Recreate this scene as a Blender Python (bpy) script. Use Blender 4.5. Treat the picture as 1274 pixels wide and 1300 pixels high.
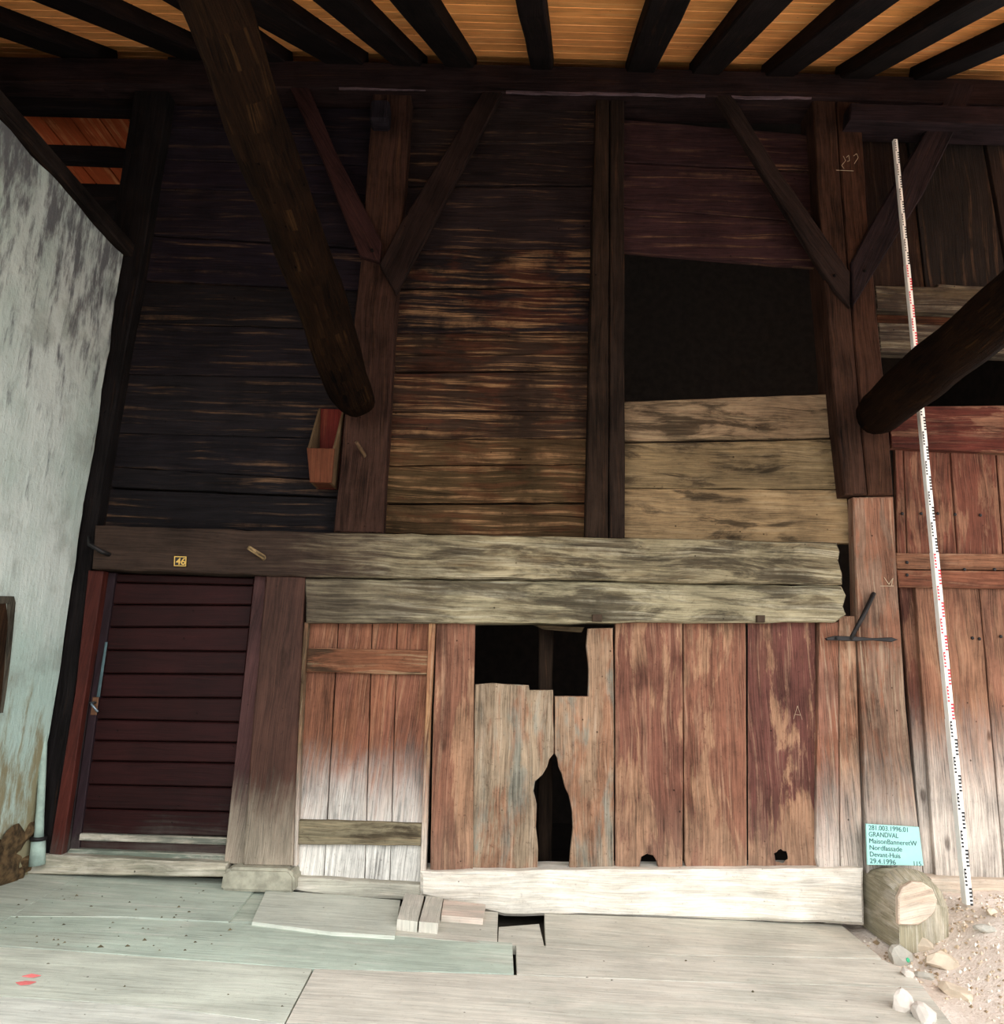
import bpy, bmesh, math, random
from mathutils import Vector, Matrix, noise

random.seed(7)
for o in list(bpy.data.objects): bpy.data.objects.remove(o)
scene = bpy.context.scene
COL = scene.collection

# ------------------------------------------------------------------ camera, world, exposure
F_PX, CX, CY = 910.0, 637.0, 650.0
TILT, ROLL = math.radians(12.2), 0.028
CAM = Vector((0.0, -4.6, 1.4))
_F = Vector((0, math.cos(TILT), math.sin(TILT)))
_U = Vector((0, -math.sin(TILT), math.cos(TILT)))
_R = Vector((1, 0, 0))
RC = _R*math.cos(ROLL) + _U*math.sin(ROLL)
UC = _U*math.cos(ROLL) - _R*math.sin(ROLL)
cd = bpy.data.cameras.new('camera'); cam = bpy.data.objects.new('camera', cd); COL.objects.link(cam)
cd.sensor_fit = 'HORIZONTAL'; cd.sensor_width = 36.0; cd.lens = 36.0*F_PX/1274.0
cd.clip_start = 0.05; cd.clip_end = 500
M = Matrix.Identity(4)
for i in range(3):
    M[i][0] = RC[i]; M[i][1] = UC[i]; M[i][2] = -_F[i]; M[i][3] = CAM[i]
cam.matrix_world = M
scene.camera = cam

def srgb(r, g, b):
    f = lambda c: (c/255/12.92) if c/255 <= 0.04045 else ((c/255+0.055)/1.055)**2.4
    return (f(r), f(g), f(b))

w = bpy.data.worlds.new('sky'); scene.world = w; w.use_nodes = True
bg = w.node_tree.nodes['Background']
bg.inputs['Color'].default_value = (0.93, 0.98, 1.0, 1); bg.inputs['Strength'].default_value = 1.3
sd = bpy.data.lights.new('veiled_sun', 'SUN'); so = bpy.data.objects.new('veiled_sun', sd); COL.objects.link(so)
sd.energy = 0.55; sd.angle = math.radians(60); sd.color = (1.0, 0.96, 0.9)
so.rotation_euler = Vector((-0.25, 1.0, -0.85)).to_track_quat('-Z', 'Y').to_euler()
vs = scene.view_settings
vs.view_transform = 'Standard'; vs.look = 'None'; vs.gamma = 1.0; vs.use_curve_mapping = False
vs.exposure = 1.38

# ------------------------------------------------------------------ pixel -> place
def ray(px, py): return _F + RC*((px-CX)/F_PX) - UC*((py-CY)/F_PX)
def PY(px, py, Y): d = ray(px, py); return CAM + d*((Y-CAM.y)/d.y)
def PX(px, py, X): d = ray(px, py); return CAM + d*((X-CAM.x)/d.x)
def PP(px, py, p0, n): d = ray(px, py); return CAM + d*((p0-CAM).dot(n)/d.dot(n))
def zf(x): return 0.06 - 0.035*x
FN = Vector((0.035, 0, 1)).normalized()
def PF(px, py, dz=0.0): return PP(px, py, Vector((0, 0, 0.06+dz)), FN)
RS = 0.65                                   # roof slope
RZ = 5.90                                   # roof underside height above the facade plane
RN = Vector((0, -RS, 1)).normalized()
def PR(px, py, dz=0.0): return PP(px, py, Vector((0, 0, RZ+dz)), RN)

# ------------------------------------------------------------------ materials
class NT:
    def __init__(s, name):
        s.m = bpy.data.materials.new(name); s.m.use_nodes = True
        s.t = s.m.node_tree; s.t.nodes.clear()
        s.out = s.n('ShaderNodeOutputMaterial'); s.b = s.n('ShaderNodeBsdfPrincipled')
        s.l(s.b.outputs[0], s.out.inputs[0])
    def n(s, typ, **kw):
        x = s.t.nodes.new(typ)
        for k, v in kw.items(): setattr(x, k, v)
        return x
    def l(s, a, b): s.t.links.new(a, b)
    def put(s, sock, v):
        if isinstance(v, bpy.types.NodeSocket): s.l(v, sock)
        elif isinstance(v, (tuple, list)) and sock.type == 'RGBA': sock.default_value = (*v[:3], 1)
        else: sock.default_value = v
    def math(s, op, a, b=None, clamp=False):
        x = s.n('ShaderNodeMath', operation=op); x.use_clamp = clamp
        s.put(x.inputs[0], a)
        if b is not None: s.put(x.inputs[1], b)
        return x.outputs[0]
    def mix(s, f, a, b, mode='MIX'):
        x = s.n('ShaderNodeMix', data_type='RGBA', blend_type=mode)
        s.put(x.inputs[0], f); s.put(x.inputs[6], a); s.put(x.inputs[7], b)
        return x.outputs[2]
    def mapr(s, v, a, b, c=0.0, d=1.0, smooth=True):
        x = s.n('ShaderNodeMapRange', interpolation_type='SMOOTHSTEP' if smooth else 'LINEAR')
        s.put(x.inputs[0], v)
        for i, q in enumerate((a, b, c, d)): s.put(x.inputs[i+1], q)
        return x.outputs[0]
    def scale(s, v, sc, off=(0, 0, 0)):
        x = s.n('ShaderNodeMapping'); s.put(x.inputs[0], v); x.inputs['Scale'].default_value = sc; x.inputs['Location'].default_value = off
        return x.outputs[0]
    def noise(s, v, scale, detail=4, rough=0.6, dist=0.0):
        x = s.n('ShaderNodeTexNoise'); s.put(x.inputs['Vector'], v)
        x.inputs['Scale'].default_value = scale; x.inputs['Detail'].default_value = detail
        x.inputs['Roughness'].default_value = rough; x.inputs['Distortion'].default_value = dist
        return x.outputs['Fac']
    def bump(s, h, strength, dist=0.01):
        x = s.n('ShaderNodeBump'); x.inputs['Strength'].default_value = strength; x.inputs['Distance'].default_value = dist
        s.put(x.inputs['Height'], h); s.l(x.outputs[0], s.b.inputs['Normal'])
    def done(s, col, rough=0.8, spec=0.25):
        s.put(s.b.inputs['Base Color'], col); s.put(s.b.inputs['Roughness'], rough)
        s.b.inputs['Specular IOR Level'].default_value = spec
        return s.m

def wood(name, streak, worn=None, worn_amt=0.0, worn_scale=2.0, worn_lit_edge=(0.77, 0.92), grime=0.0, bleach=None, rough=0.85, spec=0.15, bump=0.5,
         streak_w=7.0, streak_lo=0.5, crack=0.75, knots=0.0, stain=None, stain_amt=0.0, gain=1.0, contrast=1.0, speck=0.5, soot=None):
    """grain runs along U; object colour is the base, its alpha the amount of streaks"""
    t = NT(name)
    tc = t.n('ShaderNodeTexCoord'); oi = t.n('ShaderNodeObjectInfo'); geo = t.n('ShaderNodeNewGeometry')
    uv = tc.outputs['UV']; pos = geo.outputs['Position']
    wob = t.noise(t.scale(uv, (1.1, 2.2, 1)), 1.0, 2)
    sep = t.n('ShaderNodeSeparateXYZ'); t.l(uv, sep.inputs[0])
    v2 = t.math('ADD', sep.outputs[1], t.math('MULTIPLY', wob, 0.08))
    cmb = t.n('ShaderNodeCombineXYZ'); t.l(sep.outputs[0], cmb.inputs[0]); t.l(v2, cmb.inputs[1])
    g = cmb.outputs[0]
    fine = t.noise(t.scale(g, (4.0, 170, 1)), 1.0, 5, 0.7)
    broad = t.noise(t.scale(g, (0.9, streak_w*5, 1), (3.1, 7.7, 0)), 1.0, 6, 0.66)
    mid = t.noise(t.scale(g, (1.8, 55, 1), (9.1, 1.7, 0)), 1.0, 5, 0.66)
    blot = t.noise(pos, 2.4, 6, 0.65)
    patch = t.noise(t.scale(g, (2.2, 9.0, 1), (4.1, 8.7, 0)), 1.0, 6, 0.65)
    dirt = t.noise(pos, 42.0, 6, 0.8)
    base = oi.outputs['Color']
    val = t.math('ADD', t.math('MULTIPLY', t.mapr(fine, 0.28, 0.72), 0.65), t.math('MULTIPLY', t.mapr(mid, 0.28, 0.72), 0.45))
    val = t.math('ADD', val, t.math('MULTIPLY', t.mapr(blot, 0.3, 0.7), 0.45))
    val = t.math('ADD', val, t.math('MULTIPLY', t.mapr(patch, 0.3, 0.7), 0.45))
    val = t.math('ADD', t.math('MULTIPLY', t.math('SUBTRACT', val, 1.0), 0.85*contrast), 1.0)
    shade = t.n('ShaderNodeCombineColor')
    for i in range(3): t.l(val, shade.inputs[i])
    col = t.mix(1.0, base, shade.outputs[0], 'MULTIPLY')
    if worn:
        wn = t.noise(t.scale(g, (worn_scale*1.3, worn_scale*6.5, 1), (5.3, 2.9, 0)), 1.0, 8, 0.68, 0.5)
        wn2 = t.noise(pos, worn_scale*1.1, 3, 0.5)
        wm = t.math('MULTIPLY', t.mapr(t.math('ADD', wn, t.math('MULTIPLY', wn2, 0.6)), worn_lit_edge[0], worn_lit_edge[1]), worn_amt)
        col = t.mix(wm, col, t.mix(1.0, worn, shade.outputs[0], 'MULTIPLY'))
    if stain:
        sn = t.noise(t.scale(g, (1.6, 7.0, 1), (1.9, 6.1, 0)), 1.0, 7, 0.66, 0.4)
        col = t.mix(t.math('MULTIPLY', t.mapr(sn, 0.5, 0.64), stain_amt), col, t.mix(1.0, stain, shade.outputs[0], 'MULTIPLY'))
    if grime:
        gn = t.noise(t.scale(g, (1.3, 11.0, 1), (7.7, 3.3, 0)), 1.0, 8, 0.72, 0.8)
        gm_ = t.math('MULTIPLY', t.mapr(gn, 0.53, 0.66), grime)
        col = t.mix(gm_, col, t.mix(1.0, col, (0.30, 0.27, 0.26), 'MULTIPLY'))
    sm = t.mapr(broad, streak_lo, streak_lo+0.12)
    sm = t.math('MULTIPLY', sm, t.mapr(fine, 0.33, 0.58))
    sm = t.math('MULTIPLY', sm, oi.outputs['Alpha'])
    sm = t.math('MULTIPLY', sm, t.mapr(blot, 0.36, 0.62))
    col = t.mix(sm, col, streak)
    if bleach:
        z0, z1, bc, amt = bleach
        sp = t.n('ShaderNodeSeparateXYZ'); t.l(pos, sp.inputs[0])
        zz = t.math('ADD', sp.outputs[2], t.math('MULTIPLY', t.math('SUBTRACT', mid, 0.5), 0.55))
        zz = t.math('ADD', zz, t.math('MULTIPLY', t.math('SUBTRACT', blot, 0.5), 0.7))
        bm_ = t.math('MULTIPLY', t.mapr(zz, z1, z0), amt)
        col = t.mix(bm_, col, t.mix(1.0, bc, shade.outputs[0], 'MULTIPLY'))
    if soot:
        x0, x1, sc = soot
        sp = t.n('ShaderNodeSeparateXYZ'); t.l(pos, sp.inputs[0])
        xx = t.math('ADD', sp.outputs[0], t.math('MULTIPLY', t.math('SUBTRACT', patch, 0.5), 1.2))
        xx = t.math('ADD', xx, t.math('MULTIPLY', t.math('SUBTRACT', mid, 0.5), 1.0))
        col = t.mix(t.mapr(xx, x1, x0), col, t.mix(1.0, sc, shade.outputs[0], 'MULTIPLY'))
    dk = t.math('MULTIPLY', t.mapr(dirt, 0.56, 0.7), speck)
    col = t.mix(dk, col, t.mix(1.0, col, (0.35, 0.3, 0.27), 'MULTIPLY'))
    vh = t.n('ShaderNodeTexVoronoi'); t.l(uv, vh.inputs['Vector']); vh.inputs['Scale'].default_value = 11.0
    nh = t.math('MULTIPLY', t.mapr(vh.outputs['Distance'], 0.075, 0.04), t.mapr(t.noise(uv, 5.0, 2), 0.5, 0.56))
    ck = t.noise(t.scale(g, (0.8, 75, 1), (2.2, 4.4, 0)), 1.0, 3, 0.55)
    cm = t.math('MAXIMUM', t.mapr(ck, crack-0.05, crack), nh)
    if knots > 0:
        vo = t.n('ShaderNodeTexVoronoi'); t.l(t.scale(uv, (2.1, 5.0, 1)), vo.inputs['Vector']); vo.inputs['Scale'].default_value = 1.0
        cm = t.math('MAXIMUM', cm, t.math('MULTIPLY', t.mapr(t.math('ADD', vo.outputs['Distance'], t.math('MULTIPLY', t.math('SUBTRACT', patch, 0.5), 0.15)), 0.12, 0.04), knots))
    col = t.mix(t.math('MULTIPLY', cm, 0.8), col, t.mix(1.0, col, (0.12, 0.09, 0.08), 'MULTIPLY'))
    if gain != 1.0: col = t.mix(1.0, col, (gain, gain, gain), 'MULTIPLY')
    h = t.math('SUBTRACT', t.math('ADD', t.math('MULTIPLY', fine, 0.35), t.math('MULTIPLY', mid, 0.8)), t.math('MULTIPLY', cm, 0.9))
    t.bump(h, bump, 0.010)
    return t.done(col, rough, spec)

def plain(name, col, rough=0.7, metal=0.0, var=0.25, scale=12, bump=0.2):
    t = NT(name); geo = t.n('ShaderNodeNewGeometry')
    n = t.noise(geo.outputs['Position'], scale, 5, 0.6)
    c = t.mix(t.mapr(n, 0.3, 0.7), tuple(x*(1-var) for x in col), tuple(min(1, x*(1+var)) for x in col))
    t.b.inputs['Metallic'].default_value = metal
    t.bump(n, bump, 0.01)
    return t.done(c, rough)

MW = {}
MW['black'] = wood('smoke_black_boarding', srgb(176, 134, 100), streak_w=5, streak_lo=0.53, bump=0.9, gain=0.36, contrast=1.3, spec=0.1)
MW['brown'] = wood('dark_brown_boarding', srgb(206, 158, 112), streak_w=6, streak_lo=0.49, worn=srgb(112, 60, 38), worn_amt=0.4, bump=0.9, crack=0.70, gain=0.44, contrast=1.4, spec=0.1)
MW['tan'] = wood('weathered_tan_boarding', srgb(196, 172, 136), worn=srgb(58, 46, 32), worn_amt=0.85, worn_scale=1.6, streak_lo=0.5, bump=0.7, gain=0.54, contrast=1.2, grime=0.4)
MW['beam'] = wood('weathered_beam', srgb(206, 196, 168), worn=srgb(58, 48, 36), worn_amt=0.85, worn_scale=1.1, streak_lo=0.48, bump=0.7, stain=srgb(104, 90, 66), stain_amt=0.55, gain=0.6, contrast=1.2)
MW['longbeam'] = wood('sooted_beam', srgb(206, 196, 168), worn=srgb(58, 48, 36), worn_amt=0.85, worn_scale=1.1, streak_lo=0.48, bump=0.7, stain=srgb(104, 86, 60), stain_amt=0.5, gain=0.72, contrast=1.2,
                      soot=(-1.35, -0.1, srgb(60, 46, 38)), grime=0.45)
MW['lintel'] = wood('sooted_lintel', srgb(206, 198, 174), worn=srgb(62, 54, 42), worn_amt=0.85, worn_scale=1.1, streak_lo=0.48, bump=0.7, stain=srgb(104, 90, 66), stain_amt=0.45, gain=0.78, contrast=1.2,
                      soot=(-1.3, 0.25, srgb(78, 68, 56)), grime=0.4)
MW['post'] = wood('dark_post_timber', srgb(132, 92, 66), streak_w=5, streak_lo=0.55, bump=0.7, gain=0.34, contrast=1.7, grime=0.4, spec=0.08)
MW['lowpost'] = wood('bleached_post_timber', srgb(205, 184, 156), worn=srgb(150, 98, 74), worn_amt=0.6, bleach=(0.2, 1.0, (0.95, 0.86, 0.76), 0.8), bump=0.6, gain=0.6, contrast=1.4, stain=srgb(110, 84, 66), stain_amt=0.5, grime=0.6, worn_lit_edge=(0.79, 0.87))
MW['red'] = wood('red_stained_plank', srgb(206, 166, 136), worn=srgb(184, 142, 112), worn_amt=0.8, worn_scale=0.75, bleach=(0.0, 0.75, srgb(178, 148, 126), 0.5), bump=0.6, knots=0.7, gain=0.56, contrast=1.35, stain=srgb(110, 74, 60), stain_amt=0.5, speck=0.7, worn_lit_edge=(0.79, 0.85), grime=0.6)
MW['pale'] = wood('pale_worn_plank', srgb(214, 192, 168), worn=srgb(160, 112, 86), worn_amt=0.7, worn_scale=0.9, stain=srgb(142, 142, 130), stain_amt=0.8, bump=0.6, gain=0.6, contrast=1.4, speck=0.8, worn_lit_edge=(0.79, 0.87), grime=0.5)
MW['hatch'] = wood('small_door_plank', srgb(196, 150, 118), worn=srgb(146, 96, 70), worn_amt=0.5, bleach=(0.3, 1.0, (0.95, 0.91, 0.84), 0.95), bump=0.6, gain=0.58, contrast=1.4, grime=0.6, worn_lit_edge=(0.78, 0.86))
MW['barn'] = wood('barn_door_plank', srgb(196, 156, 126), worn=srgb(172, 130, 102), worn_amt=0.5, bleach=(0.5, 1.35, (0.92, 0.82, 0.72), 0.92), bump=0.6, knots=0.9, gain=0.54, contrast=1.4, stain=srgb(120, 74, 58), stain_amt=0.5, grime=0.55, worn_lit_edge=(0.79, 0.87))
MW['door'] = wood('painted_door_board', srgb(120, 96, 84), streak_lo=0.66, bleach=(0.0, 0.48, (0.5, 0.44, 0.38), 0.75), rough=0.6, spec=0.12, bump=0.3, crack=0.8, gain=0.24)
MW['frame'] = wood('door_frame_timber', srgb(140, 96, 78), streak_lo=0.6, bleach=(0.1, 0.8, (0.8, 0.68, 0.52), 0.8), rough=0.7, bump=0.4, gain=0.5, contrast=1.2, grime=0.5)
MW['sill'] = wood('bleached_sill', srgb(236, 230, 220), worn=srgb(190, 182, 168), worn_amt=0.6, bump=0.5, crack=0.80, gain=1.0, contrast=0.75, speck=0.45, stain=srgb(196, 184, 166), stain_amt=0.5, grime=0.18)
MW['floor'] = wood('bleached_floor_plank', srgb(214, 210, 200), worn=srgb(172, 172, 160), worn_amt=0.5, worn_scale=0.9, bump=0.3, crack=0.84, gain=0.98, contrast=0.55, speck=0.35, grime=0.12)
MW['roof'] = wood('new_roof_board', srgb(232, 186, 130), streak_w=3, streak_lo=0.5, crack=0.84, bump=0.15, knots=0.35, rough=0.6, gain=1.15, contrast=0.7, speck=0.15)
MW['log'] = wood('dark_log', srgb(120, 84, 50), streak_w=4, streak_lo=0.54, bump=1.0, gain=0.2, contrast=1.8, spec=0.04)
MW['box'] = wood('reddish_box_board', srgb(150, 96, 66), bump=0.3, gain=0.42)

# ------------------------------------------------------------------ mesh helpers
def link(name, bm, mat, parent=None, color=None, smooth=False):
    me = bpy.data.meshes.new(name); bm.normal_update(); bm.to_mesh(me); bm.free()
    if smooth:
        for p in me.polygons: p.use_smooth = True
    o = bpy.data.objects.new(name, me); COL.objects.link(o)
    if mat: me.materials.append(MW[mat] if isinstance(mat, str) else mat)
    if parent is not None: o.parent = parent
    if color: o.color = color
    return o
def tag(o, label=None, cat=None, group=None, kind=None):
    if label: o['label'] = label
    if cat: o['category'] = cat
    if group: o['group'] = group
    if kind: o['kind'] = kind
    return o
def empty(name, label=None, cat=None, group=None, kind=None):
    o = bpy.data.objects.new(name, None); COL.objects.link(o); o.empty_display_size = 0.1
    return tag(o, label, cat, group, kind)

def do_uv(bm, axis, seed):
    uvl = bm.loops.layers.uv.verify(); r = random.Random(seed); ru, rv = r.uniform(0, 40), r.uniform(0, 40)
    bm.normal_update()
    for f in bm.faces:
        n = f.normal; a = axis
        if abs(n.dot(a)) > 0.85: a = Vector((0, 0, 1)) if abs(n.z) < 0.8 else Vector((1, 0, 0))
        a = (a - n*n.dot(a)).normalized(); b = n.cross(a)
        for lp in f.loops: lp[uvl].uv = (lp.vert.co.dot(a)+ru, lp.vert.co.dot(b)+rv)
_seed = [0]
def nseed(): _seed[0] += 1; return _seed[0]

def wobble(pts, step, amp, seed):
    """subdivide a closed outline and roughen it"""
    out = []; n = len(pts)
    for i in range(n):
        a, b = pts[i], pts[(i+1) % n]; L = (b-a).length; k = max(1, int(L/step)) if step else 1
        d = (b-a).normalized() if L > 1e-6 else Vector((1, 0, 0))
        for j in range(k):
            p = a.lerp(b, j/k)
            if j > 0 and amp:
                q = noise.noise_vector(p*7+Vector((seed*3.1, seed, 0)))
                p = p + Vector((q.x, 0, q.z))*amp if abs(d.y) < 0.5 else p + q*amp
            out.append(p)
    return out

def slab3(name, pts, ext, mat, parent=None, color=(0.2, 0.2, 0.2, 0.5), axis=None, step=0.0, amp=0.0, bev=0.004):
    """closed outline (3D, planar) extruded by the vector ext away from the viewer"""
    sd = nseed()
    if axis is None:
        best = 0
        for i in range(len(pts)):
            e = pts[(i+1) % len(pts)]-pts[i]
            if e.length > best: best = e.length; axis = e.normalized()
    pts = wobble(pts, step, amp, sd)
    bm = bmesh.new()
    fv = [bm.verts.new(p) for p in pts]; bv = [bm.verts.new(p+ext) for p in pts]; n = len(pts)
    f1 = bm.faces.new(fv); f2 = bm.faces.new(bv[::-1])
    for i in range(n): bm.faces.new((fv[(i+1) % n], fv[i], bv[i], bv[(i+1) % n]))
    bmesh.ops.recalc_face_normals(bm, faces=bm.faces[:])
    if bev:
        bmesh.ops.bevel(bm, geom=[e for e in f1.edges], offset=bev, segments=1, affect='EDGES', clamp_overlap=True)
    do_uv(bm, axis, sd)
    return link(name, bm, mat, parent, color)

def slab(name, px, Y, t, mat, parent=None, color=(0.2, 0.2, 0.2, 0.5), axis=None, step=0.0, amp=0.0, bev=0.004):
    """outline given where it stands in the facade, front at depth Y, thickness t"""
    return slab3(name, [PY(x, y, Y) for x, y in px], Vector((0, t, 0)), mat, parent, color, axis, step, amp, bev)

def box(name, c, s, mat, parent=None, color=(0.2, 0.2, 0.2, 0.5), rot=None, bev=0.004, axis=None):
    bm = bmesh.new(); bmesh.ops.create_cube(bm, size=1.0)
    bmesh.ops.scale(bm, vec=Vector(s), verts=bm.verts[:])
    if bev: bmesh.ops.bevel(bm, geom=bm.edges[:], offset=bev, segments=1, affect='EDGES')
    if axis is None: axis = Vector([1 if i == max(range(3), key=lambda k: s[k]) else 0 for i in range(3)])
    do_uv(bm, axis, nseed())
    if rot is not None: bmesh.ops.transform(bm, matrix=rot.to_4x4(), verts=bm.verts[:])
    bmesh.ops.translate(bm, vec=Vector(c), verts=bm.verts[:])
    return link(name, bm, mat, parent, color)

def beam3(name, a, b, wd, ht, up, mat, parent=None, color=(0.2, 0.2, 0.2, 0.5), amp=0.006, seg=10, bev=0.01):
    """squared timber from a to b; a,b are the centre of the face turned away from up"""
    ax = (b-a).normalized(); side = ax.cross(up).normalized(); upn = side.cross(ax).normalized()
    bm = bmesh.new(); rings = []; sd = nseed()
    for i in range(seg+1):
        p = a.lerp(b, i/seg); r = []
        for (s, u) in ((-.5, 0), (.5, 0), (.5, 1), (-.5, 1)):
            q = p + side*(s*wd) + upn*(u*ht)
            q += noise.noise_vector(q*2.3+Vector((sd, 0, 0)))*amp
            r.append(bm.verts.new(q))
        rings.append(r)
    for i in range(seg):
        for k in range(4): bm.faces.new((rings[i][k], rings[i][(k+1) % 4], rings[i+1][(k+1) % 4], rings[i+1][k]))
    bm.faces.new(rings[0][::-1]); bm.faces.new(rings[-1])
    bmesh.ops.recalc_face_normals(bm, faces=bm.faces[:])
    if bev:
        es = [e for e in bm.edges if abs((e.verts[0].co-e.verts[1].co).normalized().dot(ax)) > 0.8]
        bmesh.ops.bevel(bm, geom=es, offset=bev, segments=1, affect='EDGES')
    do_uv(bm, ax, sd)
    return link(name, bm, mat, parent, color)

def tube(name, pts, rads, mat, parent=None, color=(0.1, 0.1, 0.1, 0.3), n=12, rough=0.0, smooth=True, flat=1.0):
    bm = bmesh.new(); rings = []; sd = nseed(); pts = [Vector(p) for p in pts]
    up0 = Vector((0, 0, 1)) if abs((pts[-1]-pts[0]).normalized().z) < 0.9 else Vector((1, 0, 0))
    for i, p in enumerate(pts):
        d = (pts[min(i+1, len(pts)-1)]-pts[max(i-1, 0)]).normalized(); s = d.cross(up0).normalized(); u = s.cross(d)
        r = []
        for k in range(n):
            a = 2*math.pi*k/n; dr = s*math.cos(a)*flat+u*math.sin(a)
            rr = rads[i]*(1+rough*noise.noise(Vector((math.cos(a)*1.1, math.sin(a)*1.1, i*0.35+sd))))
            r.append(bm.verts.new(p+dr*rr))
        rings.append(r)
    for i in range(len(pts)-1):
        for k in range(n): bm.faces.new((rings[i][k], rings[i][(k+1) % n], rings[i+1][(k+1) % n], rings[i+1][k]))
    bm.faces.new(rings[0][::-1]); bm.faces.new(rings[-1])
    bmesh.ops.recalc_face_normals(bm, faces=bm.faces[:])
    do_uv(bm, (pts[-1]-pts[0]).normalized(), sd)
    return link(name, bm, mat, parent, color, smooth)

def blob(name, c, s, mat, parent=None, seed=1, sub=2, amp=0.3, rotz=0.0, facet=True):
    bm = bmesh.new(); bmesh.ops.create_icosphere(bm, subdivisions=sub, radius=1.0)
    for v in bm.verts:
        v.co *= 1+amp*noise.noise(v.co*1.3+Vector((seed*7.3, 0, 0)))
        if facet:
            for k in range(5):
                q = noise.random_unit_vector() if False else Vector((math.sin(seed*3+k*2.1), math.cos(seed*1.7+k*1.3), math.sin(seed+k*0.9+1))).normalized()
                d = v.co.dot(q)
                if d > 0.66: v.co -= q*(d-0.66)
        v.co = Vector((v.co.x*s[0], v.co.y*s[1], v.co.z*s[2]))
    bmesh.ops.rotate(bm, matrix=Matrix.Rotation(rotz, 3, 'Z'), verts=bm.verts[:])
    bmesh.ops.translate(bm, vec=Vector(c), verts=bm.verts[:])
    do_uv(bm, Vector((1, 0, 0)), seed)
    return link(name, bm, mat, parent, (0.5, 0.5, 0.5, 0.2), smooth=not facet)

def jit(c, a, al=None, r=None):
    k = 1+random.uniform(-a, a); r = [k*(1+random.uniform(-a, a)*0.25) for _ in range(3)]
    return (min(1, c[0]*r[0]), min(1, c[1]*r[1]), min(1, c[2]*r[2]), al if al is not None else 0.5)

# ================================================================== THE SETTING
# --- roof boarding over the front yard
roof_root = empty('ceiling', 'orange new softwood boarding on the underside of the roof', 'ceiling', kind='structure')
y = 0.30; k = 0
sl = math.sqrt(1+RS*RS)
while y > -3.35:  # unseen eave lengthened to darken the upper facade
    wdt = random.uniform(0.13, 0.17) ; y1 = y-wdt
    a = Vector((-5.5, y, RZ+RS*y)); b = Vector((6.0, y, RZ+RS*y)); c = Vector((6.0, y1+0.004, RZ+RS*(y1+0.004))); d = Vector((-5.5, y1+0.004, RZ+RS*(y1+0.004)))
    slab3('board', [a, b, c, d], RN*0.024, 'roof', roof_root, jit(srgb(234, 160, 94), 0.12, 0.8), Vector((1, 0, 0)), bev=0.006)
    y = y1; k += 1
deck = box('added_roof_deck', (0.25, -1.53, RZ-RS*1.53+0.09), (11.7, 3.7*sl, 0.09), plain('roof_deck_grey', srgb(90, 80, 72)), roof_root, rot=Matrix.Rotation(math.atan(RS), 3, 'X'), bev=0)  # unseen deck added over the boards to stop light leaks

# --- dark rooms behind the facade, closed so no light leaks in
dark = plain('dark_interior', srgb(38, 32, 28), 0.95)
bm = bmesh.new()
def shell(bm, x0, x1, y0, y1, z0, z1, t):
    for c, s in (((x0-t/2, (y0+y1)/2, (z0+z1)/2), (t, y1-y0, z1-z0)), ((x1+t/2, (y0+y1)/2, (z0+z1)/2), (t, y1-y0, z1-z0)),
                 (((x0+x1)/2, y1+t/2, (z0+z1)/2), (x1-x0+2*t, t, z1-z0)), (((x0+x1)/2, (y0+y1)/2, z0-t/2), (x1-x0+2*t, y1-y0, t)),
                 (((x0+x1)/2, (y0+y1)/2, z1+t/2), (x1-x0+2*t, y1-y0, t))):
        r = bmesh.ops.create_cube(bm, size=1.0)
        bmesh.ops.scale(bm, vec=Vector(s), verts=r['verts']); bmesh.ops.translate(bm, vec=Vector(c), verts=r['verts'])
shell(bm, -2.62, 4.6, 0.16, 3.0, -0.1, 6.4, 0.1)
shell(bm, -5.4, -2.74, 0.3, 2.8, -0.1, 6.12, 0.06)  # loft shell added to block sky light from behind
tag(link('wall_inner', bm, dark), 'black unlit room walls behind the openings, with a shell added to block light in the loft', 'wall', kind='structure')

# --- open ground in front
gm = NT('trodden_gravel'); geo = gm.n('ShaderNodeNewGeometry')
n1 = gm.noise(geo.outputs['Position'], 3.0, 6, 0.65); n2 = gm.noise(geo.outputs['Position'], 60.0, 4, 0.7)
gcol = gm.mix(gm.mapr(n1, 0.3, 0.7), srgb(214, 198, 184), srgb(240, 228, 218)); gcol = gm.mix(gm.mapr(n2, 0.5, 0.75, 0, 0.5), gcol, srgb(164, 142, 118))
gm.bump(n2, 0.7, 0.02); GRAVEL = gm.done(gcol, 0.95)
bm = bmesh.new()
bmesh.ops.create_grid(bm, x_segments=2, y_segments=2, size=30)
bmesh.ops.translate(bm, vec=Vector((0, -14, -0.16)), verts=bm.verts[:])
tag(link('ground', bm, GRAVEL), 'open gravel yard spreading out in front of the house', 'ground', kind='structure')

# --- floor planks
floor = empty('floor', 'pale bleached wooden plank floor in front of the facade', 'floor', kind='structure')
FC = srgb(196, 190, 178)
def plank(px, dz, t=0.06, col=FC, al=0.6, name='plank', step=0.15, amp=0.005, axis=Vector((1, 0, -0.035)), mat='floor'):
    pts = [PF(x, y, dz) for x, y in px]
    return slab3(name, pts, FN*(-t), mat, floor, jit(col, 0.05, al), axis, step, amp*0.4, 0.0)
GREEN_CAST = srgb(178, 187, 174)  # greenish light cast on the left floor, mixed into the plank colour
plank([(-60, 1140), (60, 1100), (103, 1110), (-40, 1195)], 0.014, col=GREEN_CAST)
plank([(105, 1109), (300, 1116), (326, 1126), (290, 1170), (150, 1163), (10, 1163)], 0.013, 0.09, GREEN_CAST)
plank([(-60, 1157), (285, 1171), (420, 1183), (650, 1197), (652, 1236), (397, 1229), (83, 1206), (-60, 1196)], 0.010, col=GREEN_CAST)
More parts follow.
